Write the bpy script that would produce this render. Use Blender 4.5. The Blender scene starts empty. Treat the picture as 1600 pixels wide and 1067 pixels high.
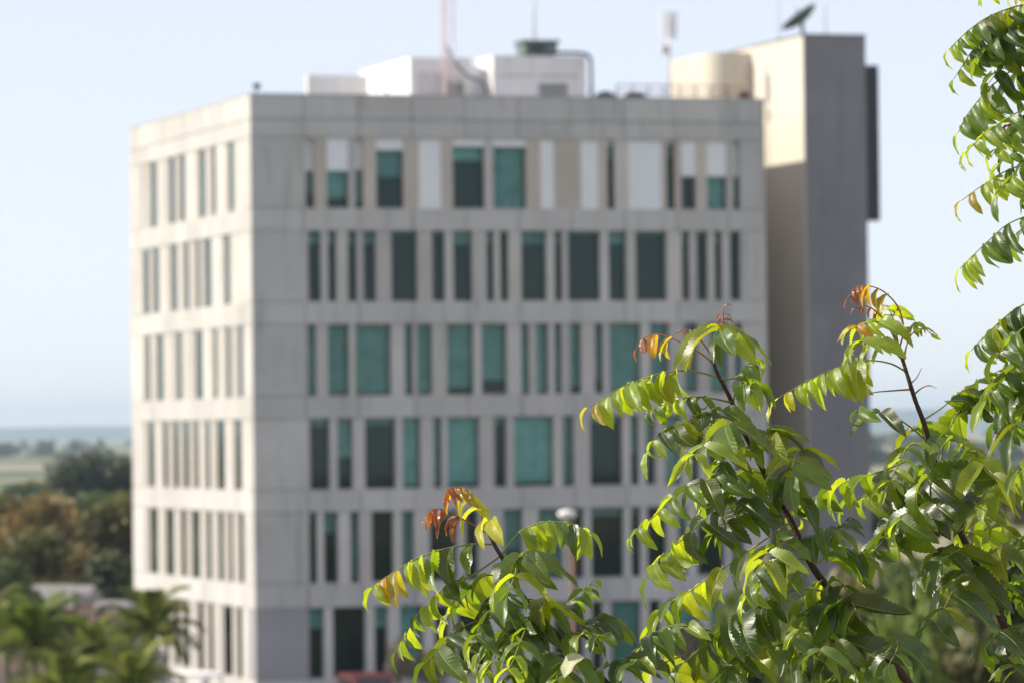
import bpy, bmesh, math, random
from mathutils import Vector, Matrix, noise
R = math.radians
scene = bpy.context.scene
COL = scene.collection

# ------------------------------------------------------------------ camera
FPX, CAMZ = 7400.0, 11.1                       # focal length in photo pixels (1600 wide), eye height in metres
PITCH, ROLL = math.atan(138 / FPX), R(0.65)
fwd = Vector((0, math.cos(PITCH), math.sin(PITCH)))
upv = Vector((0, -math.sin(PITCH), math.cos(PITCH)))
rgt = Vector((1, 0, 0))
cr = rgt * math.cos(ROLL) - upv * math.sin(ROLL)
cu = upv * math.cos(ROLL) + rgt * math.sin(ROLL)
CAM = Vector((0, 0, CAMZ))
cd = bpy.data.cameras.new('camera')
cam = bpy.data.objects.new('camera', cd)
COL.objects.link(cam)
cam.matrix_world = Matrix(((cr.x, cu.x, -fwd.x, CAM.x), (cr.y, cu.y, -fwd.y, CAM.y), (cr.z, cu.z, -fwd.z, CAM.z), (0, 0, 0, 1)))
cd.sensor_width = 22.3
cd.lens = 22.3 * FPX / 1600
cd.clip_start, cd.clip_end = 0.1, 60000
cd.dof.use_dof = True
cd.dof.focus_distance = 6.0
cd.dof.aperture_fstop = 8.8
cd.dof.aperture_blades = 7
scene.camera = cam

# ------------------------------------------------------------------ sky, sun, exposure
SUN_AZ, SUN_EL = R(176.0), R(33.0)             # azimuth counter-clockwise from +X
w = bpy.data.worlds.new('World'); scene.world = w; w.use_nodes = True
nt = w.node_tree; nt.nodes.clear()
sky = nt.nodes.new('ShaderNodeTexSky'); sky.sky_type = 'NISHITA'; sky.sun_disc = False
sky.sun_elevation = SUN_EL
sky.sun_rotation = R(90) - SUN_AZ
sky.air_density, sky.dust_density, sky.ozone_density, sky.altitude = 1.0, 0.0, 6.0, 1500
bg = nt.nodes.new('ShaderNodeBackground'); bg.inputs[1].default_value = 0.115
wo = nt.nodes.new('ShaderNodeOutputWorld')
veil = nt.nodes.new('ShaderNodeMix'); veil.data_type = 'RGBA'     # thin even milky veil over the whole sky
veil.inputs[0].default_value = 0.56; veil.inputs[7].default_value = (7.9, 7.4, 7.7, 1)
nt.links.new(sky.outputs[0], veil.inputs[6]); nt.links.new(veil.outputs[2], bg.inputs[0]); nt.links.new(bg.outputs[0], wo.inputs[0])
sl = bpy.data.lights.new('sun', 'SUN'); sl.energy = 4.9; sl.angle = R(0.53); sl.color = (1.0, 0.91, 0.77)
sun = bpy.data.objects.new('sun', sl); COL.objects.link(sun)
sdir = Vector((math.cos(SUN_AZ) * math.cos(SUN_EL), math.sin(SUN_AZ) * math.cos(SUN_EL), math.sin(SUN_EL)))
sun.rotation_euler = sdir.to_track_quat('Z', 'Y').to_euler()
sun.location = (-60, 20, 60)
vs = scene.view_settings
vs.view_transform = 'Standard'; vs.look = 'None'; vs.gamma = 1.0; vs.exposure = 0.38; vs.use_curve_mapping = False
scene.cycles.use_denoising = True
scene.cycles.max_bounces = 8
scene.cycles.transparent_max_bounces = 12
scene.cycles.sample_clamp_indirect = 6

# ------------------------------------------------------------------ helpers
def ray(px, py):
    return fwd + cr * ((px - 800) / FPX) + cu * ((533.5 - py) / FPX)
def at(px, py, Y):
    d = ray(px, py); return CAM + d * (Y / d.y)
def project(P):
    d = P - CAM; k = d.dot(fwd); return 800 + FPX * d.dot(cr) / k, 533.5 - FPX * d.dot(cu) / k

MATS = {}
def nodes(name):
    m = bpy.data.materials.new(name); m.use_nodes = True
    n = m.node_tree; n.nodes.clear(); out = n.nodes.new('ShaderNodeOutputMaterial')
    MATS[name] = m
    return m, n, out
def N(n, t, **kw):
    x = n.nodes.new(t)
    for k, v in kw.items(): setattr(x, k, v)
    return x
def L(n, a, b): n.links.new(a, b)
def solid(name, col, rough=0.7, scale=1.5, var=0.12, bump=0.15, bscale=40, metal=0.0, objvar=0.0, stain=0.0, spec=0.4):
    """painted / mineral surface: base colour with patchy variation, fine relief, per-object tint"""
    m, n, out = nodes(name)
    b = N(n, 'ShaderNodeBsdfPrincipled'); b.inputs['Roughness'].default_value = rough; b.inputs['Metallic'].default_value = metal
    b.inputs['Specular IOR Level'].default_value = spec
    geo = N(n, 'ShaderNodeNewGeometry'); nz = N(n, 'ShaderNodeTexNoise'); nz.inputs['Scale'].default_value = scale; nz.inputs['Detail'].default_value = 6
    L(n, geo.outputs['Position'], nz.inputs['Vector'])
    mr = N(n, 'ShaderNodeMapRange'); mr.inputs[1].default_value = .25; mr.inputs[2].default_value = .75
    mr.inputs[3].default_value = 1 - var; mr.inputs[4].default_value = 1 + var
    L(n, nz.outputs[0], mr.inputs[0])
    val = mr.outputs[0]
    if objvar:
        oi = N(n, 'ShaderNodeObjectInfo'); m2 = N(n, 'ShaderNodeMapRange'); m2.inputs[3].default_value = 1 - objvar; m2.inputs[4].default_value = 1 + objvar
        L(n, oi.outputs['Random'], m2.inputs[0]); mu = N(n, 'ShaderNodeMath', operation='MULTIPLY'); L(n, val, mu.inputs[0]); L(n, m2.outputs[0], mu.inputs[1]); val = mu.outputs[0]
    if stain:
        mp = N(n, 'ShaderNodeMapping'); mp.inputs['Scale'].default_value = (3, 3, .25); L(n, geo.outputs['Position'], mp.inputs[0])
        n3 = N(n, 'ShaderNodeTexNoise'); n3.inputs['Scale'].default_value = 1.2; n3.inputs['Detail'].default_value = 5; L(n, mp.outputs[0], n3.inputs['Vector'])
        m3 = N(n, 'ShaderNodeMapRange'); m3.inputs[1].default_value = .55; m3.inputs[2].default_value = .75; m3.inputs[3].default_value = 1; m3.inputs[4].default_value = 1 - stain
        L(n, n3.outputs[0], m3.inputs[0]); mu = N(n, 'ShaderNodeMath', operation='MULTIPLY'); L(n, val, mu.inputs[0]); L(n, m3.outputs[0], mu.inputs[1]); val = mu.outputs[0]
    vm = N(n, 'ShaderNodeVectorMath', operation='SCALE'); vm.inputs[0].default_value = col; L(n, val, vm.inputs['Scale'])
    L(n, vm.outputs[0], b.inputs['Base Color'])
    if bump:
        n2 = N(n, 'ShaderNodeTexNoise'); n2.inputs['Scale'].default_value = bscale; n2.inputs['Detail'].default_value = 4; L(n, geo.outputs['Position'], n2.inputs['Vector'])
        bp = N(n, 'ShaderNodeBump'); bp.inputs['Strength'].default_value = bump; bp.inputs['Distance'].default_value = .02
        L(n, n2.outputs[0], bp.inputs['Height']); L(n, bp.outputs[0], b.inputs['Normal'])
    L(n, b.outputs[0], out.inputs[0])
    return m

def tag(o, label=None, cat=None, group=None, kind=None):
    if label: o['label'] = label
    if cat: o['category'] = cat
    if group: o['group'] = group
    if kind: o['kind'] = kind
    return o
def empty(name, loc=(0, 0, 0), rz=0):
    o = bpy.data.objects.new(name, None); COL.objects.link(o); o.location = loc; o.rotation_euler = (0, 0, rz); o.empty_display_size = .2
    return o
def link(name, me, m=None, parent=None, loc=None, rot=None, scl=None):
    o = bpy.data.objects.new(name, me); COL.objects.link(o)
    if m is not None:
        if not me.materials: me.materials.append(m)
        if me.materials[0] is not m:
            o.material_slots[0].link = 'OBJECT'; o.material_slots[0].material = m
    if parent: o.parent = parent
    if loc is not None: o.location = loc
    if rot is not None: o.rotation_euler = rot
    if scl is not None: o.scale = scl
    return o
def mesh(name, V, Fc, smooth=False):
    me = bpy.data.meshes.new(name); me.from_pydata([tuple(v) for v in V], [], Fc)
    if smooth: me.polygons.foreach_set('use_smooth', [True] * len(me.polygons))
    me.update(); return me
class MB:
    """collects boxes, tubes, lathes into one mesh"""
    def __init__(s): s.V, s.F = [], []
    def box(s, x0, x1, y0, y1, z0, z1):
        k = len(s.V)
        s.V += [(x0, y0, z0), (x1, y0, z0), (x1, y1, z0), (x0, y1, z0), (x0, y0, z1), (x1, y0, z1), (x1, y1, z1), (x0, y1, z1)]
        s.F += [tuple(k + i for i in f) for f in ((0, 3, 2, 1), (4, 5, 6, 7), (0, 1, 5, 4), (1, 2, 6, 5), (2, 3, 7, 6), (3, 0, 4, 7))]
        return s
    def tube(s, P, rad, seg=8, cap=True):
        P = [Vector(p) for p in P]; k0 = len(s.V)
        ref = None
        for i, p in enumerate(P):
            t = (P[min(i + 1, len(P) - 1)] - P[max(i - 1, 0)]).normalized()
            if ref is None: ref = t.orthogonal().normalized()
            ref = (ref - t * ref.dot(t)).normalized(); b = t.cross(ref)
            r = rad[i] if hasattr(rad, '__len__') else rad
            for j in range(seg):
                a = 2 * math.pi * j / seg; s.V.append(tuple(p + (ref * math.cos(a) + b * math.sin(a)) * r))
        for i in range(len(P) - 1):
            for j in range(seg):
                a = k0 + i * seg + j; c = k0 + i * seg + (j + 1) % seg
                s.F.append((a, c, c + seg, a + seg))
        if cap:
            s.F.append(tuple(k0 + j for j in range(seg))[::-1]); e = k0 + (len(P) - 1) * seg; s.F.append(tuple(e + j for j in range(seg)))
        return s
    def lathe(s, prof, seg=20, c=(0, 0, 0)):
        k0 = len(s.V)
        for (r, z) in prof:
            for j in range(seg):
                a = 2 * math.pi * j / seg; s.V.append((c[0] + r * math.cos(a), c[1] + r * math.sin(a), c[2] + z))
        for i in range(len(prof) - 1):
            for j in range(seg):
                a = k0 + i * seg + j; b = k0 + i * seg + (j + 1) % seg; s.F.append((a, b, b + seg, a + seg))
        s.F.append(tuple(k0 + j for j in range(seg))[::-1]); e = k0 + (len(prof) - 1) * seg; s.F.append(tuple(e + j for j in range(seg)))
        return s
    def build(s, name, m, parent=None, smooth=False, **kw):
        return link(name, mesh(name, s.V, s.F, smooth), m, parent, **kw)
UNIT = mesh('block', MB().box(-.5, .5, -.5, .5, -.5, .5).V, MB().box(-.5, .5, -.5, .5, -.5, .5).F)
def block(name, m, parent, x0, x1, y0, y1, z0, z1):
    """a cuboid piece that shares one mesh with all its like"""
    return link(name, UNIT, m, parent, ((x0 + x1) / 2, (y0 + y1) / 2, (z0 + z1) / 2), None, (x1 - x0, y1 - y0, z1 - z0))
def copy_tree(o, parent=None):
    c = o.copy(); COL.objects.link(c); c.parent = parent
    for ch in list(o.children): copy_tree(ch, c)
    return c
def crom(P, n):
    """Catmull-Rom through points, n samples"""
    P = [Vector(p) for p in P]; Q = [P[0] * 2 - P[1]] + P + [P[-1] * 2 - P[-2]]; out = []
    for k in range(n):
        u = k / (n - 1) * (len(P) - 1); i = min(int(u), len(P) - 2); t = u - i
        a, b, c, d = Q[i:i + 4]
        out.append(.5 * ((2 * b) + (c - a) * t + (2 * a - 5 * b + 4 * c - d) * t * t + (3 * b - a - 3 * c + d) * t ** 3))
    return out

# ------------------------------------------------------------------ materials
M_conc = solid('concrete', (.50, .485, .462), .85, .5, .10, .2, 30, objvar=.08, stain=.30)
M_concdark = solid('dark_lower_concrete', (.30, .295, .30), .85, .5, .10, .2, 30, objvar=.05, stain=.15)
M_pier = solid('pier_concrete', (.505, .485, .455), .85, .5, .08, .2, 30, objvar=.12, stain=.12)
M_joint = solid('dark_joint_concrete', (.22, .22, .22), .9)  # plain dark concrete for joints, seams, louvres and slabs
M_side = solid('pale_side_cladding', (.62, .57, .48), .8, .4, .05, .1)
M_tealblind = solid("teal_curtain_cloth", (.26, .52, .45), .8, 1.6, .22, 0, objvar=.35)
M_pierb = solid('beige_pier', (.53, .48, .415), .85, .5, .08, .2, 30, objvar=.08, stain=.12)
M_reveal = solid('beige_reveal_fill', (.56, .50, .43), .85, .8, .06, .1, objvar=.12)  # flat colour that stands in for the look of the pale window reveals
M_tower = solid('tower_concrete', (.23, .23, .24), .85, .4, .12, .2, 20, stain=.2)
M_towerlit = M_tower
M_white = solid('white_render', (.80, .79, .77), .8, .6, .06, .1, stain=.16)
M_whitepanel = solid('white_panel', (.78, .80, .83), .55, .6, .04, .0)
M_cream = solid('cream_paint', (.60, .55, .45), .7, .8, .12, .1, stain=.15)
M_frame = solid('window_frame', (.20, .21, .21), .4, 2, .05, 0, metal=.5)
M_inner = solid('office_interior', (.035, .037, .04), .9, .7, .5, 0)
M_blind = solid('curtain_cloth', (.80, .84, .82), .8, 1.6, .22, 0, objvar=.20, stain=.25)
M_dark = solid('dark_metal', (.035, .038, .045), .5, 3, .2, 0)
M_green = solid('green_grey_metal', (.13, .17, .155), .5, 3, .15, 0, metal=.2)
M_steel = solid('pale_galvanised', (.62, .60, .60), .45, 3, .1, 0, metal=.2)
M_redwhite = solid('pale_red_mast_paint', (.74, .58, .56), .6, .4, .1, 0)
M_red = solid('red_paint', (.12, .022, .022), .4, 2, .1, 0)
M_rustpole = solid('rust_brown_paint', (.17, .08, .06), .6, 2, .15, 0)
M_tile = solid('grey_roof_sheet', (.22, .21, .21), .8, 1, .2, .1)
M_pink = solid('pink_wall_paint', (.52, .36, .30), .8, .7, .1, .1)
M_bark = solid('grey_bark', (.10, .08, .06), .9, 3, .3, .6, 18)
M_palmtrunk = solid('palm_trunk', (.22, .18, .13), .9, 3, .3, .6, 12)
M_tyre = solid('tyre_rubber', (.02, .02, .02), .8)
M_asph = solid('asphalt', (.055, .055, .056), .9, .3, .2, .3)
M_pave = solid('dark_paving', (.10, .10, .09), .85, .5, .12, .2)

def mat_glass():
    m, n, out = nodes('teal_glass')
    tr = N(n, 'ShaderNodeBsdfTransparent'); tr.inputs[0].default_value = (.64, .79, .775, 1)
    gl = N(n, 'ShaderNodeBsdfGlossy'); gl.inputs['Roughness'].default_value = .03; gl.inputs[0].default_value = (.85, 1, .98, 1)
    fr = N(n, 'ShaderNodeFresnel'); fr.inputs[0].default_value = 1.36
    mx = N(n, 'ShaderNodeMixShader'); L(n, fr.outputs[0], mx.inputs[0]); L(n, tr.outputs[0], mx.inputs[1]); L(n, gl.outputs[0], mx.inputs[2]); L(n, mx.outputs[0], out.inputs[0])
    return m
M_glass = mat_glass()
def mat_carglass():
    m, n, out = nodes('dark_car_glass'); b = N(n, 'ShaderNodeBsdfPrincipled'); b.inputs['Base Color'].default_value = (.02, .025, .03, 1); b.inputs['Roughness'].default_value = .05
    L(n, b.outputs[0], out.inputs[0]); return m
M_cglass = mat_carglass()

def mat_foliage(name, c0, c1, trans=.3):
    """far foliage: colour varies leaf clump to leaf clump and tree to tree"""
    m, n, out = nodes(name)
    geo = N(n, 'ShaderNodeNewGeometry'); oi = N(n, 'ShaderNodeObjectInfo')
    ad = N(n, 'ShaderNodeVectorMath', operation='ADD'); L(n, geo.outputs['Position'], ad.inputs[0]); L(n, oi.outputs['Random'], ad.inputs[1])
    nz = N(n, 'ShaderNodeTexNoise'); nz.inputs['Scale'].default_value = .55; nz.inputs['Detail'].default_value = 4; L(n, ad.outputs[0], nz.inputs['Vector'])
    rp = N(n, 'ShaderNodeValToRGB'); e = rp.color_ramp.elements; e[0].position = .35; e[0].color = (*c0, 1); e[1].position = .66; e[1].color = (*c1, 1)
    L(n, nz.outputs[0], rp.inputs[0])
    hs = N(n, 'ShaderNodeHueSaturation'); mr = N(n, 'ShaderNodeMapRange'); mr.inputs[3].default_value = .7; mr.inputs[4].default_value = 1.3
    L(n, geo.outputs['Random Per Island'], mr.inputs[0]); L(n, mr.outputs[0], hs.inputs['Value']); L(n, rp.outputs[0], hs.inputs['Color'])
    d = N(n, 'ShaderNodeBsdfPrincipled'); d.inputs['Roughness'].default_value = .6; L(n, hs.outputs[0], d.inputs['Base Color'])
    t = N(n, 'ShaderNodeBsdfTranslucent'); L(n, hs.outputs[0], t.inputs[0])
    mx = N(n, 'ShaderNodeMixShader'); mx.inputs[0].default_value = trans; L(n, d.outputs[0], mx.inputs[1]); L(n, t.outputs[0], mx.inputs[2]); L(n, mx.outputs[0], out.inputs[0])
    return m
F_olive = mat_foliage('olive_foliage', (.08, .085, .025), (.20, .19, .06))
F_green = mat_foliage('green_foliage', (.05, .085, .025), (.14, .18, .05))
F_rust = mat_foliage('rust_tinged_foliage', (.13, .10, .03), (.30, .21, .065))
F_dark = mat_foliage('dark_green_foliage', (.045, .06, .025), (.10, .12, .045))
F_bright = mat_foliage('bright_foliage', (.08, .12, .02), (.19, .25, .05), .4)
F_palm = mat_foliage('palm_frond_green', (.09, .12, .02), (.28, .31, .05), .45)
F_palmy = mat_foliage('palm_frond_lime', (.12, .18, .02), (.24, .30, .04), .4)
F_dry = mat_foliage('dry_shrub', (.16, .12, .08), (.34, .27, .19), .3)

# ------------------------------------------------------------------ ground, hills
def mat_ground():
    m, n, out = nodes('open_country')
    geo = N(n, 'ShaderNodeNewGeometry'); mp = N(n, 'ShaderNodeMapping'); mp.inputs['Scale'].default_value = (.0012, .004, 0); L(n, geo.outputs['Position'], mp.inputs[0])
    a = N(n, 'ShaderNodeTexNoise'); a.inputs['Scale'].default_value = 1.0; a.inputs['Detail'].default_value = 4; L(n, mp.outputs[0], a.inputs['Vector'])
    rp = N(n, 'ShaderNodeValToRGB'); e = rp.color_ramp.elements
    e[0].position = .40; e[0].color = (.07, .10, .035, 1); e[1].position = .60; e[1].color = (.34, .28, .18, 1)
    x = e.new(.50); x.color = (.13, .14, .055, 1)
    L(n, a.outputs[0], rp.inputs[0])
    b = N(n, 'ShaderNodeTexNoise'); b.inputs['Scale'].default_value = .35; b.inputs['Detail'].default_value = 8; L(n, geo.outputs['Position'], b.inputs['Vector'])
    mr = N(n, 'ShaderNodeMapRange'); mr.inputs[3].default_value = .55; mr.inputs[4].default_value = 1.4; L(n, b.outputs[0], mr.inputs[0])
    vm = N(n, 'ShaderNodeVectorMath', operation='SCALE'); L(n, rp.outputs[0], vm.inputs[0]); L(n, mr.outputs[0], vm.inputs['Scale'])
    p = N(n, 'ShaderNodeBsdfPrincipled'); p.inputs['Roughness'].default_value = 1; L(n, vm.outputs[0], p.inputs['Base Color']); L(n, p.outputs[0], out.inputs[0])
    return m
GX, GY0, GY1 = 9000, -600, 15000
tag(link('ground', mesh('ground', [(-GX, GY0, 0), (GX, GY0, 0), (GX, GY1, 0), (-GX, GY1, 0)], [(0, 1, 2, 3)]), mat_ground()), kind='structure')

random.seed(3)
def hills():
    nx, ny = 140, 14; V = []; Fc = []
    for j in range(ny):
        for i in range(nx):
            x = -7500 + 15000 * i / (nx - 1); y = 10200 + 3000 * j / (ny - 1)
            v = j / (ny - 1)
            h = (42 + 26 * noise.noise(Vector((x * .0006, 3.1, 0))) + 9 * noise.noise(Vector((x * .002, y * .002, 7))) + .006 * x) * math.sin(math.pi * min(1, v * 1.15)) ** .8
            h += 3 * noise.noise(Vector((x * .02, y * .02, 1))) * (1 if 0 < j < ny - 1 else 0)
            V.append((x, y, max(h, -.5) if 0 < j < ny - 1 else -1))
    for j in range(ny - 1):
        for i in range(nx - 1):
            a = j * nx + i; Fc.append((a, a + 1, a + nx + 1, a + nx))
    return mesh('hills', V, Fc, True)
M_hill = solid('wooded_hill', (.045, .06, .03), 1, .01, .3, 0)
tag(link('hills', hills(), M_hill), kind='structure')
# paved yard round the building, with a kerb
BA = math.atan2(7400, 23800)                    # the building is turned 17.3 degrees from the picture plane
BC = Vector((-10.796, 197.0, 0))                # its near corner
bx, by = Vector((math.cos(BA), math.sin(BA), 0)), Vector((-math.sin(BA), math.cos(BA), 0))
def bl(t, s, z=0): return BC + bx * t + by * s + Vector((0, 0, z))
yard = MB().box(-9, 40, -16, 34, -.3, .05).build('paving', M_pave, None, loc=BC, rot=(0, 0, BA)); tag(yard, kind='structure')
road = MB().box(-60, 60, -29, -19, -.3, .012).build('road', M_asph, None, loc=BC, rot=(0, 0, BA)); tag(road, kind='structure')

# ------------------------------------------------------------------ the office building
bld = empty('office_building', BC, BA)
tag(bld, 'large six-storey concrete office block with irregular vertical windows and piers', 'building')
W, D, ROOF, WH = 22.8, 22.9, 25.18, 2.95
SILL = [20.45, 16.55, 12.63, 8.72, 4.81, .83]
ROWS = [
 [(2.37, 2.65), (3.29, 4.15), (4.51, 4.78), (5.43, 6.54), (7.3, 8.2), (8.79, 10.11), (10.57, 11.96), (12.67, 13.21), (14.47, 15.19), (15.65, 15.9), (16.6, 18.04), (18.33, 18.62), (19.0, 19.58), (20.16, 20.98), (21.36, 21.65)],
 [(2.44, 2.91), (3.3, 3.58), (4.16, 4.46), (4.83, 5.3), (6.05, 7.11), (7.84, 8.32), (8.77, 9.53), (10.24, 10.49), (10.83, 11.12), (11.77, 12.82), (13.25, 13.51), (13.85, 15.22), (15.68, 16.4), (16.89, 18.22), (18.97, 19.24), (19.64, 20.08), (20.46, 20.72), (21.16, 21.57)],
 [(2.37, 2.65), (3.26, 4.09), (4.45, 5.92), (6.59, 6.85), (7.15, 7.71), (8.44, 9.54), (9.97, 11.01), (11.72, 11.98), (12.4, 12.86), (13.2, 13.43), (13.89, 14.32), (15.0, 15.29), (15.66, 16.99), (17.48, 18.26), (19.04, 19.56), (20.2, 20.96), (21.31, 21.6)],
 [(2.44, 3.21), (3.63, 4.21), (4.82, 6.07), (6.47, 7.16), (7.81, 8.09), (8.43, 9.75), (10.48, 10.94), (11.36, 13.04), (13.52, 13.95), (14.75, 16.13), (16.56, 16.85), (17.25, 17.6), (18.12, 18.76), (19.28, 19.57), (20.03, 20.79), (21.26, 21.61)],
 [(2.37, 2.62), (3.0, 3.53), (4.14, 4.44), (5.08, 5.95), (6.39, 6.84), (7.6, 8.72), (9.17, 9.65), (10.86, 11.63), (12.39, 13.39), (13.73, 14.33), (14.76, 16.14), (16.54, 16.89), (17.26, 18.07), (18.65, 19.0), (19.52, 20.68), (21.15, 21.56)],
 [(2.32, 2.88), (3.35, 4.7), (5.15, 5.65), (6.26, 7.21), (7.77, 8.33), (8.78, 10.02), (10.87, 11.58), (12.15, 12.57), (13.03, 14.28), (14.74, 15.14), (15.6, 16.86), (17.32, 17.73), (18.19, 19.47), (20.05, 20.48), (21.04, 21.5)]]
# closed white panel in the upper part of the top-row openings (share of the height), blinds behind the glass
TOPPANEL = [.47, .47, .45, .17, 1, .11, .11, 1, 1, .08, 1, .06, .52, .52, .52]
TOPBLIND = [.6, .72, .8, .45, 0, .22, 1.0, 0, 0, .2, 0, .2, 0, 1, .7]
LROWS = [
 [(3.09, 4.56), (6.28, 7.56), (8.2, 9.86), (12.0, 13.5), (13.95, 15.57), (17.61, 19.29)],
 [(3.93, 5.42), (7.27, 9.03), (9.39, 10.71), (11.37, 12.83), (13.7, 15.45), (17.28, 18.96), (19.3, 20.3)],
 [(1.8, 3.14), (3.93, 5.29), (6.27, 7.55), (9.02, 10.94), (13.01, 14.49), (16.63, 18.43), (19.2, 20.3)],
 [(2.24, 3.92), (5.17, 7.13), (7.83, 9.13), (9.9, 11.35), (11.77, 13.37), (13.74, 15.36), (15.8, 17.32), (18.54, 20.24)],
 [(2.01, 3.35), (3.86, 5.1), (5.56, 7.06), (7.71, 9.12), (9.89, 11.94), (12.43, 14.03), (14.78, 16.92), (18.0, 20.2)],
 [(2.4, 3.75), (4.2, 6.26), (7.59, 8.89), (9.36, 10.92), (12.13, 13.62), (13.95, 15.47), (15.97, 17.37), (18.72, 20.28)]]
PE = [0, 2.3, 4.65, 7.0, 9.35, 11.7, 14.05, 16.4, 18.75, 21.1]
G = .018                                        # half joint
def fr(name, m, u0, u1, d0, d1, z0, z1, par=bld):   # on the front: u along, d into the building
    return block(name, m, par, u0, u1, d0, d1, z0, z1)
def lf(name, m, u0, u1, d0, d1, z0, z1, par=bld):   # on the left side
    return block(name, m, par, d0, d1, u0, u1, z0, z1)
# hidden structure: floors, inner walls, back and right walls
for k, z in enumerate(SILL):
    block('floor_slab', M_joint, bld, .34, W - .4, .34, D - .4, z - .93, z - .05)
block('roof_slab', M_tile, bld, .34, W - .4, .34, D - .4, 23.48, 24.55)
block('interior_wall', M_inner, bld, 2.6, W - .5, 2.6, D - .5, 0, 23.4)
block('side_wall', M_conc, bld, W - .33, W, .34, D, 0, ROOF)
block('back_wall', M_conc, bld, .34, W - .34, D - .33, D, 0, ROOF)
block('plinth', M_joint, bld, .05, W - .34, .05, D - .34, 0, .05)
REC = .36
rs = random.Random(11)
def curtain_mesh():
    r = random.Random(4); n = 44; V = []; Fc = []; ph = 0
    for i in range(n + 1):
        ph += r.uniform(.5, 1.5); y = .5 * math.sin(ph)
        V += [(i / n - .5, y, -.5), (i / n - .5, y * .8, .5)]
        if i: k = 2 * i; Fc.append((k - 2, k, k + 1, k - 1))
    return mesh('curtain', V, Fc, True)
CURT = curtain_mesh()
def win(place, u0, u1, z0, z1, blind, dpt):
    f = .03; u0 -= .03; u1 += .03
    wdw = MB()
    bars = [(u0, u0 + f, z0, z1), (u1 - f, u1, z0, z1), (u0 + f, u1 - f, z0, z0 + f), (u0 + f, u1 - f, z1 - f, z1)]
    for (a, b, c, d) in bars:
        if place is fr: wdw.box(a, b, dpt, dpt + .06, c, d)
        else: wdw.box(dpt, dpt + .06, a, b, c, d)
    wo_ = wdw.build('window', M_frame, bld)
    place('pane', M_glass, u0 + f, u1 - f, dpt + .02, dpt + .035, z0 + f, z1 - f, wo_)
    if blind > .03:
        zb_ = z1 - (z1 - z0) * blind; um, zm = (u0 + u1) / 2, (zb_ + z1) / 2
        link('curtain', CURT, M_blind if place is fr else M_tealblind, wo_, (um, dpt + .17, zm) if place is fr else (dpt + .075, um, zm), None if place is fr else (0, 0, R(90)), ((u1 - u0) * .98, .07 if place is fr else .03, z1 - zb_ - .02))
    return wo_
def face(place, edges, rows, length, u_first, u_last, front):
    start = 0 if front else .332
    def spans(a, b):
        e = [a] + [x for x in edges if a + .3 < x < b - .3] + [b]
        return list(zip(e[:-1], e[1:]))
    # bands between the window rows, parapet in two courses
    zb = [(24.17, ROOF), (23.40, 24.17)] + [(SILL[k + 1] + WH, SILL[k]) for k in range(5)] + [(.05, SILL[5])]
    for (z0, z1) in zb:
        for (a, b) in spans(start, length):
            place('wall_panel', M_conc, a + (G if a > start else 0), b - (G if b < length else 0), 0, .33, z0 + G, z1 - G)
    for k, z in enumerate(SILL):
        for (a, b) in ((start, u_first), (u_last, length)):
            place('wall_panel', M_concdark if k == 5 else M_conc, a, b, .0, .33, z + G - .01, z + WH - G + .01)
        ops = [(a, min(b + .10, u_last)) for a, b in rows[k]] if front else rows[k]; prev = u_first
        for i, (a, b) in enumerate(ops + [(u_last, u_last)]):
            if a - prev > .02:
                place('pier', M_pierb if front and k == 0 and i % 4 != 2 else M_pier, prev + .001, a, .045, .42, z - .02, z + WH + .02)
            prev = b
        for i, (a, b) in enumerate(ops):
            if front and k == 0:
                p = TOPPANEL[i]; zt = z + WH - p * WH
                place('white_panel', M_whitepanel, a, b, .11 if (b - a) > .45 else .3, .34, zt, z + WH)
                if p < .99: win(place, a, b, z, zt, TOPBLIND[i], REC)
            else:
                if front:
                    bf = [0, .04 + .14 * (rs.random() < .6), rs.choice([.97, .97, .9, .8]), rs.choice([.95, .8, .97, .55, .1]), rs.choice([.95, .6, .3, 0, .12]), rs.choice([0, 0, .3, .9])][k]
                    win(place, a, b, z, z + WH, bf, REC)
                else:                                   # narrow slit beside an added beige panel standing in for the pale reveal
                    mid = max(a + .65, b - .62)
                    win(place, a, mid, z, z + WH, rs.choice([.97, .97, .9, .97, .3]), .035)
                    place('reveal_panel', M_reveal, mid, b, .10, .36, z, z + WH)
face(fr, PE, ROWS, W, 2.30, 21.67, True)
face(lf, PE, LROWS, D, 1.30, 20.40, False)
for i, t in enumerate((1.4, 5.9, 12.2, 17.0)):   # parapet capping pieces
    pass
cap = MB(); cap.box(-.02, W + .02, -.02, .34, ROOF + .003, ROOF + .05); cap.box(-.02, .34, .345, D, ROOF + .003, ROOF + .05)
cap.build('parapet_capping', M_conc, bld)
# taller lift tower and the connecting block (parts of the same building)
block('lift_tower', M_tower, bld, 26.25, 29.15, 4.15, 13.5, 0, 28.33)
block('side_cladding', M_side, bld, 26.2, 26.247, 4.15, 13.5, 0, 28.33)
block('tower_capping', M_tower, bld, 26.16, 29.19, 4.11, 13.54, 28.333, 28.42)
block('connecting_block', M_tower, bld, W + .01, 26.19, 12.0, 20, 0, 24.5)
rc = [(26.19, 10.8)] + [(25.3 - 1.1 * math.sin(a * .1571), 11.9 - 1.1 * math.cos(a * .1571)) for a in range(11)] + [(24.2, 16.2), (26.19, 16.2)]
n_ = len(rc); rm = mesh('stair_head', [(x, y, 24.55) for x, y in rc] + [(x, y, 28.12) for x, y in rc], [tuple(range(n_, 2 * n_))[::-1]] + [(i_, i_ + n_, (i_ + 1) % n_ + n_, (i_ + 1) % n_) for i_ in range(n_)])
link('stair_head', rm, M_cream, bld)
block('tower_fin', M_dark, bld, 29.155, 30.45, 5.9, 6.6, 20.25, 27.2)
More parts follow.
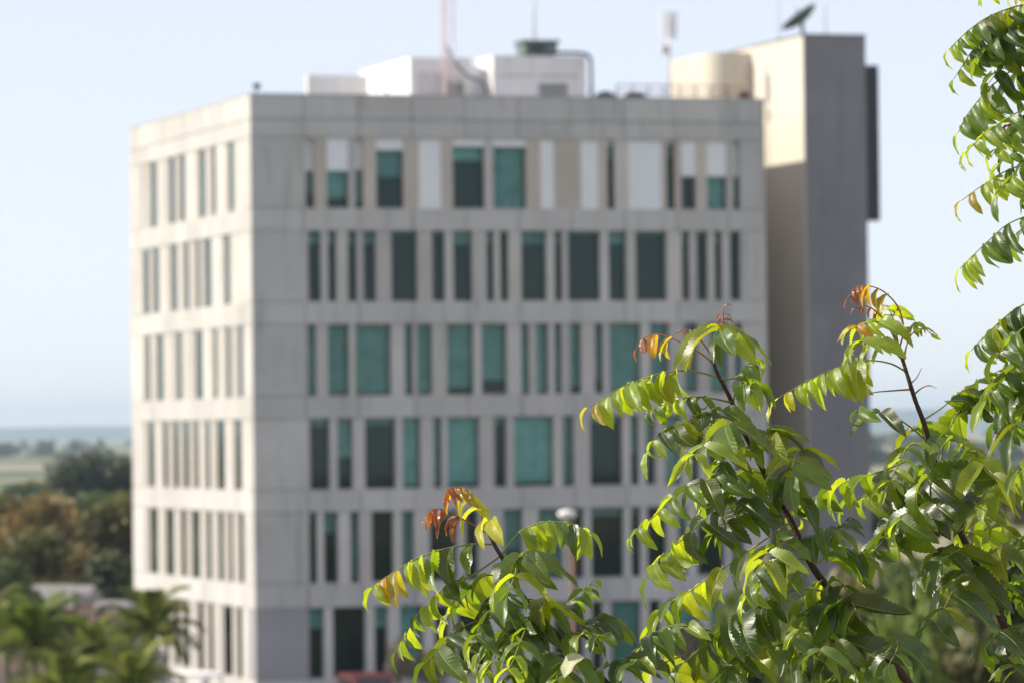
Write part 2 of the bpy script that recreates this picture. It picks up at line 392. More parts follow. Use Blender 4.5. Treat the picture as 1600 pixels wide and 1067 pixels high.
for k in range(9):
    z = 3.0 + k * 3.1
    if z < 28: block('joint_strip', M_joint, bld, 26.21, 29.14, 4.142, 4.149, z, z + .03)
# white plant rooms on the roof
block('roof_screen', M_white, bld, 4.86, 7.6, 9.0, 9.3, 24.56, 26.72)
block('roof_room', M_white, bld, 8.4, 11.15, 5.0, 13.2, 24.56, 27.22)
block('roof_room', M_white, bld, 11.83, 16.05, 4.0, 6.3, 24.56, 27.27)
block('roof_screen', M_whitepanel, bld, 11.2, 11.8, 5.6, 9.0, 24.56, 26.9)
for (a, b, s, z) in ((5.2, 7.4, 8.985, 25.6), (8.7, 10.8, 4.985, 26.3), (12.2, 13.6, 3.985, 26.4), (13.9, 15.7, 3.985, 26.4)):
    block('panel_seam', M_joint, bld, a, b, s - .015, s + .004, z, z + .03)
block('door', M_steel, bld, 8.8, 9.7, 4.95, 4.997, 24.56, 26.6)
for k in range(6): block('louvre', M_joint, bld, 13.9, 15.2, 3.93, 3.996, 25.3 + k * .14, 25.37 + k * .14)
for k in range(5): block('louvre', M_joint, bld, 10.0, 10.8, 4.93, 4.996, 25.5 + k * .14, 25.57 + k * .14)
# rooftop equipment: things standing on the roof
def roof_thing(name, label, cat, t, s, z, group=None):
    o = empty(name, bl(t, s, z), BA); return tag(o, label, cat, group)
t = roof_thing('cooling_unit', 'squat grey-green cooling unit on the white roof room', 'cooling unit', 14.2, 5.2, 27.27)
block('casing', M_green, t, -.75, .75, -.6, .6, .12, .62); block('hood', M_green, t, -.86, .86, -.7, .7, .625, .74)
for x in (-.6, .6):
    for y in (-.45, .45): block('leg', M_dark, t, x - .05, x + .05, y - .05, y + .05, 0, .12)
block('vent', M_dark, t, -.5, .2, -.612, -.603, .2, .55)
t = roof_thing('pipe', 'dark bent pipe down the right edge of the white roof room', 'pipe', 16.15, 3.9, 24.55)
MB().tube(crom([(-1.6, .05, 2.85), (-.5, .05, 2.86), (.0, .05, 2.75), (.12, .05, 2.3), (.12, .05, .05)], 20), .075).build('duct', M_dark, t, True)
block('bracket', M_dark, t, .02, .22, -.05, .16, 1.2, 1.26)
t = roof_thing('cable', 'dark cable sagging from the pale red mast to the roof', 'cable', 9.9, 3.9, 24.55)
MB().tube(crom([(.05, 1.0, 3.3), (.25, .6, 2.6), (.8, .3, 1.85), (1.5, .1, 1.45), (1.9, .05, .05)], 24), .05).build('cable', M_dark, t, True)
def lattice(t, s, z, h, wd, m, label):
    o = roof_thing('radio_mast', label, 'mast', t, s, z)
    for k in range(3):
        a = k * 2.094; MB().tube([(wd * math.cos(a), wd * math.sin(a), 0), (wd * math.cos(a), wd * math.sin(a), h)], .035, 6).build('leg', m, o)
    br = MB(); z_ = 0; k = 0
    while z_ < h - .5:
        for q in range(3):
            a0 = q * 2.094; a1 = (q + 1) * 2.094
            br.tube([(wd * math.cos(a0), wd * math.sin(a0), z_), (wd * math.cos(a1), wd * math.sin(a1), z_ + .5)], .014, 4)
        z_ += .5
    br.build('bracing', m, o)
    return o
lattice(9.9, 4.4, 24.55, 9.0, .30, M_redwhite, 'pale red lattice mast rising from the white roof rooms out of view')
o = roof_thing('radio_mast', 'slender pale mast behind the cooling unit', 'mast', 15.05, 8.2, 27.27)
MB().tube([(0, 0, 0), (0, 0, 2.2), (0, 0, 6.5)], [.07, .06, .04], 8).build('pole', M_steel, o, True); MB().lathe([(.22, 0), (.22, .04), (.08, .08)], 12).build('base', M_steel, o)
o = roof_thing('antenna', 'pole with white cellular antenna panels beside the cream stair head', 'antenna', 22.1, 10.3, 24.55)
MB().tube([(0, 0, 0), (0, 0, 5.2)], .06, 8).build('pole', M_steel, o, True)
for k in range(3):
    a = 2.3 + k * 2.094; c, s_ = math.cos(a) * .28, math.sin(a) * .28
    block('panel', M_whitepanel, o, c - .11, c + .11, s_ - .06, s_ + .06, 4.1, 5.3)
    MB().tube([(0, 0, 4.6), (c, s_, 4.6)], .025, 6).build('arm', M_steel, o)
block('radio_box', M_steel, o, -.42, -.1, -.15, .12, 3.4, 3.8)
o = roof_thing('railing', 'thin rusty railing along the roof edge left of the tall tower', 'railing', 16.4, .9, 24.55)
for k in range(9): MB().tube([(k * .72, 0, 0), (k * .72, 0, 1.25)], .03, 6).build('post', M_rustpole, o)
for z in (.95, 1.25): MB().tube([(0, 0, z), (5.76, 0, z)], .028, 6).build('rail', M_rustpole, o)
for k, (x, y) in enumerate(((17.1, 4.5), (18.5, 4.6))):
    o = roof_thing('roof_fan', ['dark domed roof fan nearer the white roof room', 'dark domed roof fan nearer the antenna pole'][k], 'fan', x, y, 24.55, 'domed roof fans')
    MB().lathe([(.38, 0), (.38, .75), (.34, .8)], 16).build('collar', M_steel, o, True); MB().lathe([(.55, .82), (.58, .9), (.45, 1.12), (.15, 1.25), (.02, 1.27)], 18).build('dome', M_dark, o, True)
o = roof_thing('warning_sign', 'small red sign at the right end of the roof parapet', 'sign', 22.15, .7, 24.55)
block('board', M_red, o, -.25, .25, -.03, .0, .45, 1.0)
for x in (-.2, .2): block('post', M_dark, o, x - .02, x + .02, .005, .04, 0, .98)
o = roof_thing('corner_antenna', 'small dark antenna on the near corner of the parapet', 'light', .35, .2, ROOF + .05)
MB().tube([(0, 0, 0), (0, 0, .22)], .025, 6).build('post', M_dark, o); MB().box(-.14, .14, -.09, .09, .2, .42).build('head', M_dark, o)  # small corner antenna on a short post; not a lamp
o = roof_thing('satellite_dish', 'large dark dish aerial tilted on top of the tall tower', 'dish', 27.0, 6.3, 28.42)
prof = [(0.02 + .93 * i / 8, .30 * (i / 8) ** 2) for i in range(9)]
dsh = MB().lathe(prof + [(p[0], p[1] - .03) for p in prof[::-1]], 24).build('reflector', M_green, o, True, loc=(0, 0, .72), rot=Vector((-.5, .30, .8)).to_track_quat('Z', 'Y').to_euler())
MB().tube([(0, 0, 0), (0, 0, .55), (-.05, 0, .72)], [.09, .08, .06], 8).build('mount', M_dark, o, True)
MB().tube([(0, 0, .72), (-.42, -.25, 1.32)], .025, 6).build('feed_arm', M_dark, o)
for k, (x, y, h) in enumerate(((26.35, 7.5, 3.0), (28.0, 6.0, 1.6))):
    o = roof_thing('whip_aerial', ['tall thin whip aerial behind the dish on the tower', 'short thin whip aerial right of the dish on the tower'][k], 'aerial', x, y, 28.42)
    MB().tube([(0, 0, 0), (0, 0, h)], [.035, .02], 6).build('rod', M_steel, o); MB().lathe([(.1, 0), (.1, .05), (.04, .1)], 10).build('base', M_dark, o)

# ------------------------------------------------------------------ background trees, palms, houses, street things
def crown_mesh(seed, rx, rz, n, leaf, lobes=9):
    r = random.Random(seed); V = []; Fc = []
    Ls = []
    for k in range(lobes):
        a = r.uniform(0, 6.28); q = r.uniform(.1, .62); Ls.append((Vector((q * rx * math.cos(a), q * rx * math.sin(a), rz * r.uniform(-.45, .6))), r.uniform(.34, .55)))
    for i in range(n):
        c, s = r.choice(Ls)
        d = Vector((r.gauss(0, 1), r.gauss(0, 1), r.gauss(0, 1))).normalized() * (r.random() ** .35)
        p = c + Vector((d.x * rx * s, d.y * rx * s, d.z * rz * s * 1.05))
        u = Vector((r.gauss(0, 1), r.gauss(0, 1), r.gauss(0, .7))).normalized(); v = u.orthogonal().normalized()
        v = (v * math.cos(i) + u.cross(v) * math.sin(i)); e = leaf * r.uniform(.6, 1.3); k = len(V)
        V += [p - u * e, p + v * e * .55, p + u * e, p - v * e * .55]; Fc.append((k, k + 1, k + 2, k + 3))
    return mesh('crown', V, Fc)
CROWNS = {}
def tree(name, label, x, y, h, rad, fol, seed, group=None, cat='tree', leaf=None, n=2600):
    o = empty(name, (x, y, 0)); tag(o, label, cat, group)
    key = (seed % 5, round(rad), n)
    if key not in CROWNS: CROWNS[key] = crown_mesh(seed % 5 + 40, 1.0, 1.0, n, .105)
    ch = h * .74
    link('crown', CROWNS[key], fol, o, (0, 0, h - ch * .5), (0, 0, seed * 1.7), (rad, rad, ch * .56))
    r = random.Random(seed); tb = MB()
    tb.tube(crom([(0, 0, -.1), (r.uniform(-.2, .2), r.uniform(-.2, .2), h * .25), (r.uniform(-.3, .3), r.uniform(-.3, .3), h * .6)], 8), [.045 * h * (1 - .08 * i) * .6 for i in range(8)], 8)
    for k in range(5):
        a = k * 1.257 + r.random(); tb.tube([(0, 0, h * .28), (math.cos(a) * rad * .35, math.sin(a) * rad * .35, h * .5), (math.cos(a) * rad * .6, math.sin(a) * rad * .6, h * .66)], [.014 * h, .01 * h, .004 * h], 6)
    tb.build('trunk', M_bark, o, True)
    return o
def gx(px, Y): return at(px, 680, Y).x
def gz(px, py, Y): return at(px, py, Y).z
# left of the building, near to far: (pixel column, distance, height of top row, half width m, foliage, label)
TL = [
 (30, 262, 772, 3.6, F_rust, 'rust tinged round tree at the left edge above the grey roof'),
 (95, 285, 770, 3.4, F_rust, 'orange-brown tree right of the rust tinged one at the left edge'),
 (150, 300, 800, 3.2, F_rust, 'brownish tree between the orange-brown tree and the office block'),
 (190, 270, 785, 3.4, F_olive, 'olive green tree touching the left side of the office block'),
 (60, 236, 832, 3.2, F_olive, 'low olive tree below the orange-brown trees'),
 (125, 240, 845, 3.0, F_rust, 'low ochre tree behind the pale houses'),
 (185, 232, 862, 2.6, F_dark, 'low dark bushy tree at the foot of the office block'),
 (10, 205, 868, 1.9, F_green, 'green bushy tree above the grey roof at the left edge'),
 (165, 520, 715, 7.0, F_dark, 'tall dark green tree far off beside the office block'),
 (120, 560, 735, 5.5, F_dark, 'dark green tree far off left of the tall one'),
 (205, 600, 712, 6.0, F_dark, 'dark green tree far off half hidden by the office block'),
 (45, 380, 768, 4.5, F_olive, 'wide olive tree behind the orange-brown trees'),
 (115, 400, 765, 4.6, F_green, 'wide green tree behind the orange-brown trees'),
 (170, 360, 778, 4.0, F_olive, 'wide olive tree beside the office block behind the brownish tree'),
 (-10, 400, 772, 4.6, F_olive, 'wide olive tree cut by the left edge'),
 (20, 640, 752, 5.0, F_green, 'green tree far off at the left edge'),
 (70, 700, 750, 5.0, F_olive, 'olive tree far off among the fields')]
for i, (px, Y, top, rad, fol, lab) in enumerate(TL):
    tree('broadleaf_tree', lab, gx(px, Y), Y, gz(px, top, Y), rad, fol, i + 1, 'trees beyond the office block on the left')
TR = [
 (1200, 88, 905, 1.6, F_bright, 'low yellow-green tree behind the middle neem twigs'),
 (1320, 82, 868, 1.5, F_olive, 'olive tree behind the lower neem twigs'),
 (1440, 78, 850, 1.7, F_bright, 'yellow-green tree between the two right neem stems'),
 (1560, 84, 840, 1.7, F_olive, 'olive tree behind the right edge of the neem foliage'),
 (1260, 74, 965, 1.2, F_bright, 'short bright bush low behind the middle neem stem'),
 (1390, 70, 945, 1.3, F_bright, 'short bright bush low between the neem stems'),
 (1500, 72, 960, 1.3, F_olive, 'short olive bush low at the right'),
 (1380, 330, 770, 4.0, F_olive, 'olive tree beyond the tower'),
 (1430, 420, 735, 4.6, F_dark, 'dark tree beyond the tower'),
 (1490, 380, 742, 4.4, F_green, 'green tree far right beyond the tower'),
 (1560, 450, 722, 5.0, F_dark, 'dark tree at the far right edge'),
 (1620, 400, 735, 5.0, F_olive, 'olive tree just at the right border')]
for i, (px, Y, top, rad, fol, lab) in enumerate(TR):
    tree('broadleaf_tree', lab, gx(px, Y), Y, gz(px, top, Y), rad, fol, i + 21, 'trees seen through the neem foliage')
# far woods: one mass on the plain
def woods():
    r = random.Random(5); V = []; Fc = []
    for k in range(420):
        Y = r.choice([r.uniform(1300, 1500), r.uniform(2300, 2900), r.uniform(3200, 5200)]); x = r.uniform(-.22, .22) * Y
        if abs(noise.noise(Vector((x * .002, Y * .0012, 2)))) < .07 and Y < 2600: continue
        rr = r.uniform(4, 9); h = r.uniform(4, 8.5); c = Vector((x, Y, 0)); k0 = len(V); seg = 7; rows = 4
        for j in range(rows):
            ph = j / (rows - 1) * 1.5
            for i in range(seg):
                a = 6.283 * i / seg; q = r.uniform(.8, 1.2); V.append((x + rr * q * math.cos(a) * math.cos(ph * .95), Y + rr * q * math.sin(a) * math.cos(ph * .95), h * math.sin(ph) * r.uniform(.88, 1.1)))
        for j in range(rows - 1):
            for i in range(seg):
                a = k0 + j * seg + i; b = k0 + j * seg + (i + 1) % seg; Fc.append((a, b, b + seg, a + seg))
        Fc.append(tuple(k0 + (rows - 1) * seg + i for i in range(seg)))
    return mesh('far_wood', V, Fc)
tag(link('far_wood', woods(), F_dark), 'far hazy belt of woodland on the plain', 'woodland', kind='stuff')

# palms
def frond_mesh(seed, Lf):
    r = random.Random(seed); V = []; Fc = []; K = 26
    for k in range(K):
        u = k / (K - 1); x = Lf * u * (1 - .18 * u * u); z = Lf * (.34 * u - .62 * u ** 2.2); ll = Lf * .30 * math.sin(math.pi * min(1, .12 + .86 * u)) ** .7
        for sd in (-1, 1):
            k0 = len(V); wd = .028; dr = r.uniform(.25, .55)
            b = Vector((x, 0, z)); tip = b + Vector((ll * .55, sd * ll * .8, -ll * dr)); mid = (b + tip) * .5 + Vector((0, 0, ll * .12))
            V += [b - Vector((wd, 0, 0)), b + Vector((wd, 0, 0)), mid + Vector((wd, 0, 0)), mid - Vector((wd, 0, 0)), tip]
            Fc += [(k0, k0 + 1, k0 + 2, k0 + 3), (k0 + 3, k0 + 2, k0 + 4)]
    t = MB(); t.tube([(Lf * u * (1 - .18 * u * u), 0, Lf * (.34 * u - .62 * u ** 2.2)) for u in [i / 8 for i in range(9)]], [.035 - .003 * i for i in range(9)], 5)
    k0 = len(V); V += t.V; Fc += [tuple(i + k0 for i in f) for f in t.F]
    return mesh('frond', V, Fc)
FR = [frond_mesh(s, 1.0) for s in range(3)]
def palm(label, x, y, hc, Lf, nf, fol, seed, fol2=None):
    o = empty('palm_tree', (x, y, 0)); tag(o, label, 'palm', 'palms before the office block'); r = random.Random(seed)
    MB().tube(crom([(0, 0, -.1), (r.uniform(-.1, .1), 0, hc * .5), (0, 0, hc)], 9), [.2 - .012 * i for i in range(9)], 10).build('trunk', M_palmtrunk, o, True)
    for k in range(nf):
        az = k * 2.399 + r.uniform(-.2, .2); el = R(70 - 95 * (k / nf)) + r.uniform(-.15, .15)
        f = link('frond', FR[k % 3], (fol2 if fol2 and k < nf * .45 else fol), o, (0, 0, hc), (0, -el, az), (Lf * r.uniform(.85, 1.1),) * 3)
    return o
for i, (px, py, Y, Lf, nf, fol, f2, lab) in enumerate([
  (232, 985, 150, 2.0, 17, F_palm, None, 'dark green palm in front of the sunlit left side of the office block'),
  (50, 1005, 140, 2.2, 17, F_palm, F_palmy, 'palm with a bright lime heart at the lower left'),
  (140, 1030, 145, 2.0, 16, F_palm, None, 'palm between the lime-hearted one and the dark one'),
  (-20, 995, 150, 2.2, 16, F_palm, None, 'palm cut by the left edge'),
  (200, 1080, 128, 1.9, 16, F_palm, None, 'low palm at the bottom below the dark one'),
  (95, 1085, 125, 1.9, 16, F_palm, None, 'low palm at the bottom below the lime-hearted one')]):
    palm(lab, gx(px, Y), Y, gz(px, py, Y), Lf, nf, fol, 60 + i, f2)

def house(label, px, Y, eave_py, wx, wy, pitch_h, wall, rz=0):
    z = gz(px, eave_py, Y); o = empty('house', (gx(px, Y), Y, 0), rz); tag(o, label, 'house')
    b = block('wall', wall, o, -wx / 2, wx / 2, 0, wy, 0, z)
    V = [(-wx / 2 - .4, -.5, z - .1), (wx / 2 + .4, -.5, z - .1), (wx / 2 + .4, wy + .5, z - .1), (-wx / 2 - .4, wy + .5, z - .1), (-wx / 2 - .4, wy / 2, z + pitch_h), (wx / 2 + .4, wy / 2, z + pitch_h)]
    link('roof', mesh('roof', V, [(0, 1, 5, 4), (2, 3, 4, 5), (1, 2, 5), (3, 0, 4), (3, 2, 1, 0)]), M_tile, o)
    for x in (-wx * .3, wx * .12):
        wn = block('window', M_frame, o, x, x + 1.1, -.06, -.003, z - 1.6, z - .6); block('pane', M_cglass, wn, -.42, .42, -.75, -.52, -.4, .4)
    block('door', M_rustpole, o, wx * .33, wx * .33 + .9, -.06, -.003, 0, 2.1)
house('grey-roofed pink house at the left edge below the trees', 10, 212, 948, 5.0, 6, .9, M_pink, .1)
house('small pale house with grey roof beside the pink one', 92, 215, 940, 1.6, 4, .7, M_pink, -.1)
house('low pink house behind the palms left of the office block', 150, 225, 950, 3.4, 5, .3, M_pink, 0)
# canopy by the building's corner
o = empty('canopy', bl(-3.6, -6), BA); tag(o, 'pale flat canopy at the foot of the sunlit corner', 'canopy')
block('roof', M_white, o, -1.3, .5, -1.3, 1.3, 1.42, 1.52)
for x in (-1.2, .4):
    for y in (-1.1, 1.1): block('post', M_steel, o, x - .04, x + .04, y - .04, y + .04, .05, 1.42)
# red van parked by the facade
o = empty('van', bl(1.9, -10.6, .05), BA - R(90)); o.scale = (.82, 1, .82); tag(o, 'dark red van parked at the foot of the grey facade', 'van')
V = []; prof = [(-2.1, .35), (2.05, .35), (2.15, .75), (1.95, .98), (1.35, 1.06), (.75, 1.72), (.4, 1.8), (-1.9, 1.8), (-2.12, 1.6)]
for y, ins in ((-.85, 0), (.85, 0)):
    for (x, z) in prof: V.append((x, y * (1 - .1 * max(0, z - 1)), z))
n = len(prof); Fc = [tuple(range(n)), tuple(range(2 * n - 1, n - 1, -1))] + [(i, (i + 1) % n, n + (i + 1) % n, n + i)[::-1] for i in range(n)]
link('body', mesh('body', V, Fc), M_red, o)
for (a, b, c) in ((-1.85, -.75, 'window'), (-.65, .1, 'window'), (.18, .85, 'window')):
    for sd in (-1, 1): link('window', mesh('window', [(a, sd * .865, 1.1), (b, sd * .865, 1.1), (b - (.4 if a > .1 else 0), sd * .80, 1.62), (a, sd * .80, 1.62)], [(0, 1, 2, 3)]), M_cglass, o)
link('windscreen', mesh('windscreen', [(1.33, -.7, 1.1), (1.33, .7, 1.1), (.82, .66, 1.68), (.82, -.66, 1.68)], [(0, 1, 2, 3)]), M_cglass, o)
for x in (-1.4, 1.35):
    for sd in (-1, 1):
        wl = MB().lathe([(.2, -.1), (.33, -.1), (.35, -.05), (.35, .05), (.33, .1), (.2, .1)], 18).build('wheel', M_tyre, o, loc=(x, sd * .8, .4), rot=(R(90), 0, 0))
        MB().lathe([(.02, -.105), (.19, -.105), (.19, .105), (.02, .105)], 12).build('rim', M_steel, wl)
for sd in (-1, 1): block('headlight', M_whitepanel, o, 2.06, 2.14, sd * .65 - .14, sd * .65 + .14, .78, .9)
# street lamp
Y = 100; lz = gz(885, 803, Y); lx = gx(893, Y)
o = empty('street_lamp', (lx, Y, 0)); tag(o, 'street lamp with white bowl head on a rust brown pole', 'street lamp')
MB().tube([(0, 0, 0), (0, 0, lz * .5), (0, 0, lz - .12)], [.085, .07, .055], 10).build('pole', M_rustpole, o, True)
MB().lathe([(.15, 0), (.15, .4), (.1, .45)], 12).build('base', M_rustpole, o)
MB().tube(crom([(0, 0, lz - .25), (-.02, 0, lz - .12), (-.1, 0, lz - .06)], 6), .03, 6).build('arm', M_rustpole, o)
MB().lathe([(.05, -.10), (.14, -.09), (.19, -.02), (.2, .03), (.15, .08), (.03, .1)], 18).build('head', M_white, o, True, loc=(-.11, 0, lz), scl=(1, 1, .95))
# shrubs at the foot of the facade
for i, (tt, ss, h, rad, lab) in enumerate(((5.3, -3.2, 2.6, .8, 'pale dry shrub right of the red van'), (6.6, -3.4, 2.2, .8, 'second pale dry shrub further right of the van'), (17.5, -4, 3.2, 1.1, 'dry brown shrub at the foot of the facade behind the neem twigs'))):
    c = bl(tt, ss); tree('shrub', lab, c.x, c.y, h, rad, F_dry, 80 + i, 'dry shrubs along the facade', 'shrub', n=900)

# ------------------------------------------------------------------ haze: a closed box of thin air, sky outside
def haze():
    m, n, out = nodes('haze_air'); v = N(n, 'ShaderNodeVolumePrincipled')
    v.inputs['Color'].default_value = (.67, .86, 1, 1); v.inputs['Density'].default_value = 1.05e-4; v.inputs['Anisotropy'].default_value = .2
    L(n, v.outputs[0], out.inputs['Volume'])
    o = MB().box(-GX + 200, GX - 200, GY0 + 200, GY1 - 1200, -1.0, 90).build('haze', m); tag(o, kind='stuff'); return o
haze()

# ------------------------------------------------------------------ the neem tree in the foreground
def mat_leaf(name, top, under, trans, rough=.34, tmix=.42, spec=.5):
    """two-sided leaf blade: pale midrib and curved side veins from the blade's own UV, light shining through"""
    m, n, out = nodes(name)
    uv = N(n, 'ShaderNodeUVMap'); sp = N(n, 'ShaderNodeSeparateXYZ'); L(n, uv.outputs[0], sp.inputs[0])
    a = N(n, 'ShaderNodeMath', operation='SUBTRACT'); L(n, sp.outputs[0], a.inputs[0]); a.inputs[1].default_value = .5
    ab = N(n, 'ShaderNodeMath', operation='ABSOLUTE'); L(n, a.outputs[0], ab.inputs[0])                    # 0 midrib .. .5 margin
    mid = N(n, 'ShaderNodeMapRange'); mid.inputs[1].default_value = .018; mid.inputs[2].default_value = .05; mid.inputs[3].default_value = 1; mid.inputs[4].default_value = 0; L(n, ab.outputs[0], mid.inputs[0])
    s1 = N(n, 'ShaderNodeMath', operation='MULTIPLY'); L(n, sp.outputs[1], s1.inputs[0]); s1.inputs[1].default_value = 78
    s2 = N(n, 'ShaderNodeMath', operation='POWER'); L(n, ab.outputs[0], s2.inputs[0]); s2.inputs[1].default_value = 1.3
    s2b = N(n, 'ShaderNodeMath', operation='MULTIPLY'); L(n, s2.outputs[0], s2b.inputs[0]); s2b.inputs[1].default_value = 26
    s3 = N(n, 'ShaderNodeMath', operation='SUBTRACT'); L(n, s1.outputs[0], s3.inputs[0]); L(n, s2b.outputs[0], s3.inputs[1])
    sn = N(n, 'ShaderNodeMath', operation='SINE'); L(n, s3.outputs[0], sn.inputs[0])
    vn = N(n, 'ShaderNodeMapRange'); vn.inputs[1].default_value = .86; vn.inputs[2].default_value = 1; L(n, sn.outputs[0], vn.inputs[0])
    vw = N(n, 'ShaderNodeMath', operation='MULTIPLY'); L(n, vn.outputs[0], vw.inputs[0]); vw.inputs[1].default_value = .35
    vt = N(n, 'ShaderNodeMath', operation='MAXIMUM'); L(n, vw.outputs[0], vt.inputs[0]); L(n, mid.outputs[0], vt.inputs[1])
    oi = N(n, 'ShaderNodeObjectInfo'); geo = N(n, 'ShaderNodeNewGeometry')
    nz = N(n, 'ShaderNodeTexNoise'); nz.inputs['Scale'].default_value = 34; nz.inputs['Detail'].default_value = 5; L(n, geo.outputs['Position'], nz.inputs['Vector'])
    def coloured(col, vein):
        hs = N(n, 'ShaderNodeHueSaturation'); hs.inputs['Color'].default_value = (*col, 1)
        mr = N(n, 'ShaderNodeMapRange'); mr.inputs[3].default_value = .72; mr.inputs[4].default_value = 1.28; L(n, oi.outputs['Random'], mr.inputs[0])
        m2 = N(n, 'ShaderNodeMapRange'); m2.inputs[1].default_value = .3; m2.inputs[2].default_value = .7; m2.inputs[3].default_value = .8; m2.inputs[4].default_value = 1.2; L(n, nz.outputs[0], m2.inputs[0])
        mu = N(n, 'ShaderNodeMath', operation='MULTIPLY'); L(n, mr.outputs[0], mu.inputs[0]); L(n, m2.outputs[0], mu.inputs[1]); L(n, mu.outputs[0], hs.inputs['Value'])
        h2 = N(n, 'ShaderNodeMath', operation='MULTIPLY_ADD'); L(n, oi.outputs['Random'], h2.inputs[0]); h2.inputs[1].default_value = .03; h2.inputs[2].default_value = .485; L(n, h2.outputs[0], hs.inputs['Hue'])
        mx = N(n, 'ShaderNodeMix', data_type='RGBA'); L(n, vt.outputs[0], mx.inputs[0]); L(n, hs.outputs[0], mx.inputs[6]); mx.inputs[7].default_value = (*vein, 1)
        return mx.outputs[2]
    vein = tuple(min(1, c * 1.8 + k_) for c, k_ in zip(top, (.15, .17, .05)))
    ct = coloured(top, vein); cu_ = coloured(under, tuple(min(1, c * 1.4 + .05) for c in under))
    cm = N(n, 'ShaderNodeMix', data_type='RGBA'); L(n, geo.outputs['Backfacing'], cm.inputs[0]); L(n, ct, cm.inputs[6]); L(n, cu_, cm.inputs[7])
    tp = N(n, 'ShaderNodeMapRange'); tp.inputs[1].default_value = .90; tp.inputs[2].default_value = .98; L(n, sp.outputs[1], tp.inputs[0])
    tr_ = N(n, 'ShaderNodeMath', operation='GREATER_THAN'); L(n, oi.outputs['Random'], tr_.inputs[0]); tr_.inputs[1].default_value = .55
    tm = N(n, 'ShaderNodeMath', operation='MULTIPLY'); L(n, tp.outputs[0], tm.inputs[0]); L(n, tr_.outputs[0], tm.inputs[1])
    cb = N(n, 'ShaderNodeMix', data_type='RGBA'); L(n, tm.outputs[0], cb.inputs[0]); L(n, cm.outputs[2], cb.inputs[6]); cb.inputs[7].default_value = (.20, .12, .04, 1); cm = cb
    bh = N(n, 'ShaderNodeMath', operation='MULTIPLY_ADD'); L(n, vt.outputs[0], bh.inputs[0]); bh.inputs[1].default_value = -1; L(n, nz.outputs[0], bh.inputs[2])
    bp = N(n, 'ShaderNodeBump'); bp.inputs['Strength'].default_value = .35; bp.inputs['Distance'].default_value = .0012; L(n, bh.outputs[0], bp.inputs['Height'])
    p = N(n, 'ShaderNodeBsdfPrincipled'); L(n, cm.outputs[2], p.inputs['Base Color']); L(n, bp.outputs[0], p.inputs['Normal'])
    rg = N(n, 'ShaderNodeMapRange'); rg.inputs[3].default_value = rough; rg.inputs[4].default_value = .62; L(n, geo.outputs['Backfacing'], rg.inputs[0]); L(n, rg.outputs[0], p.inputs['Roughness'])
    p.inputs['Specular IOR Level'].default_value = spec
    tl = N(n, 'ShaderNodeBsdfTranslucent'); tcol = coloured(trans, tuple(c * .75 for c in trans)); L(n, tcol, tl.inputs[0]); L(n, bp.outputs[0], tl.inputs['Normal'])
    ms = N(n, 'ShaderNodeMixShader'); ms.inputs[0].default_value = tmix; L(n, p.outputs[0], ms.inputs[1]); L(n, tl.outputs[0], ms.inputs[2]); L(n, ms.outputs[0], out.inputs[0])
    return m
LEAF = {
 'dark':   mat_leaf('mature_leaf', (.020, .040, .007), (.05, .085, .025), (.23, .33, .008), .36, .32, .7),
 'green':  mat_leaf('green_leaf', (.046, .080, .011), (.10, .14, .035), (.42, .53, .012), .38, .40, .7),
 'lime':   mat_leaf('young_lime_leaf', (.13, .17, .016), (.20, .24, .05), (.66, .73, .014), .39, .45, .7),
 'yellow': mat_leaf('yellow_leaf', (.30, .27, .02), (.34, .30, .05), (.75, .68, .02), .4, .5),
 'orange': mat_leaf('orange_leaf', (.26, .10, .012), (.30, .15, .03), (.72, .38, .02), .36, .48),
 'red':    mat_leaf('red_new_leaf', (.16, .035, .018), (.20, .07, .04), (.50, .14, .03), .32, .40, .6),
 'bronze': mat_leaf('bronze_leaf', (.17, .115, .016), (.22, .17, .04), (.62, .48, .02), .38, .46, .8),
 'pale':   mat_leaf('pale_bleached_leaf', (.42, .42, .26), (.48, .47, .32), (.6, .6, .25), .5, .4)}
M_twig = solid('reddish_twig_bark', (.055, .026, .018), .6, 60, .3, .4, 300)
M_stalk = solid('green_leaf_stalk', (.20, .22, .05), .5, 60, .2, 0)
M_rstalk = solid('red_leaf_stalk', (.28, .11, .05), .5, 60, .2, 0)
M_twig2 = solid('neem_trunk_bark', (.13, .10, .075), .9, 8, .35, .7, 40)

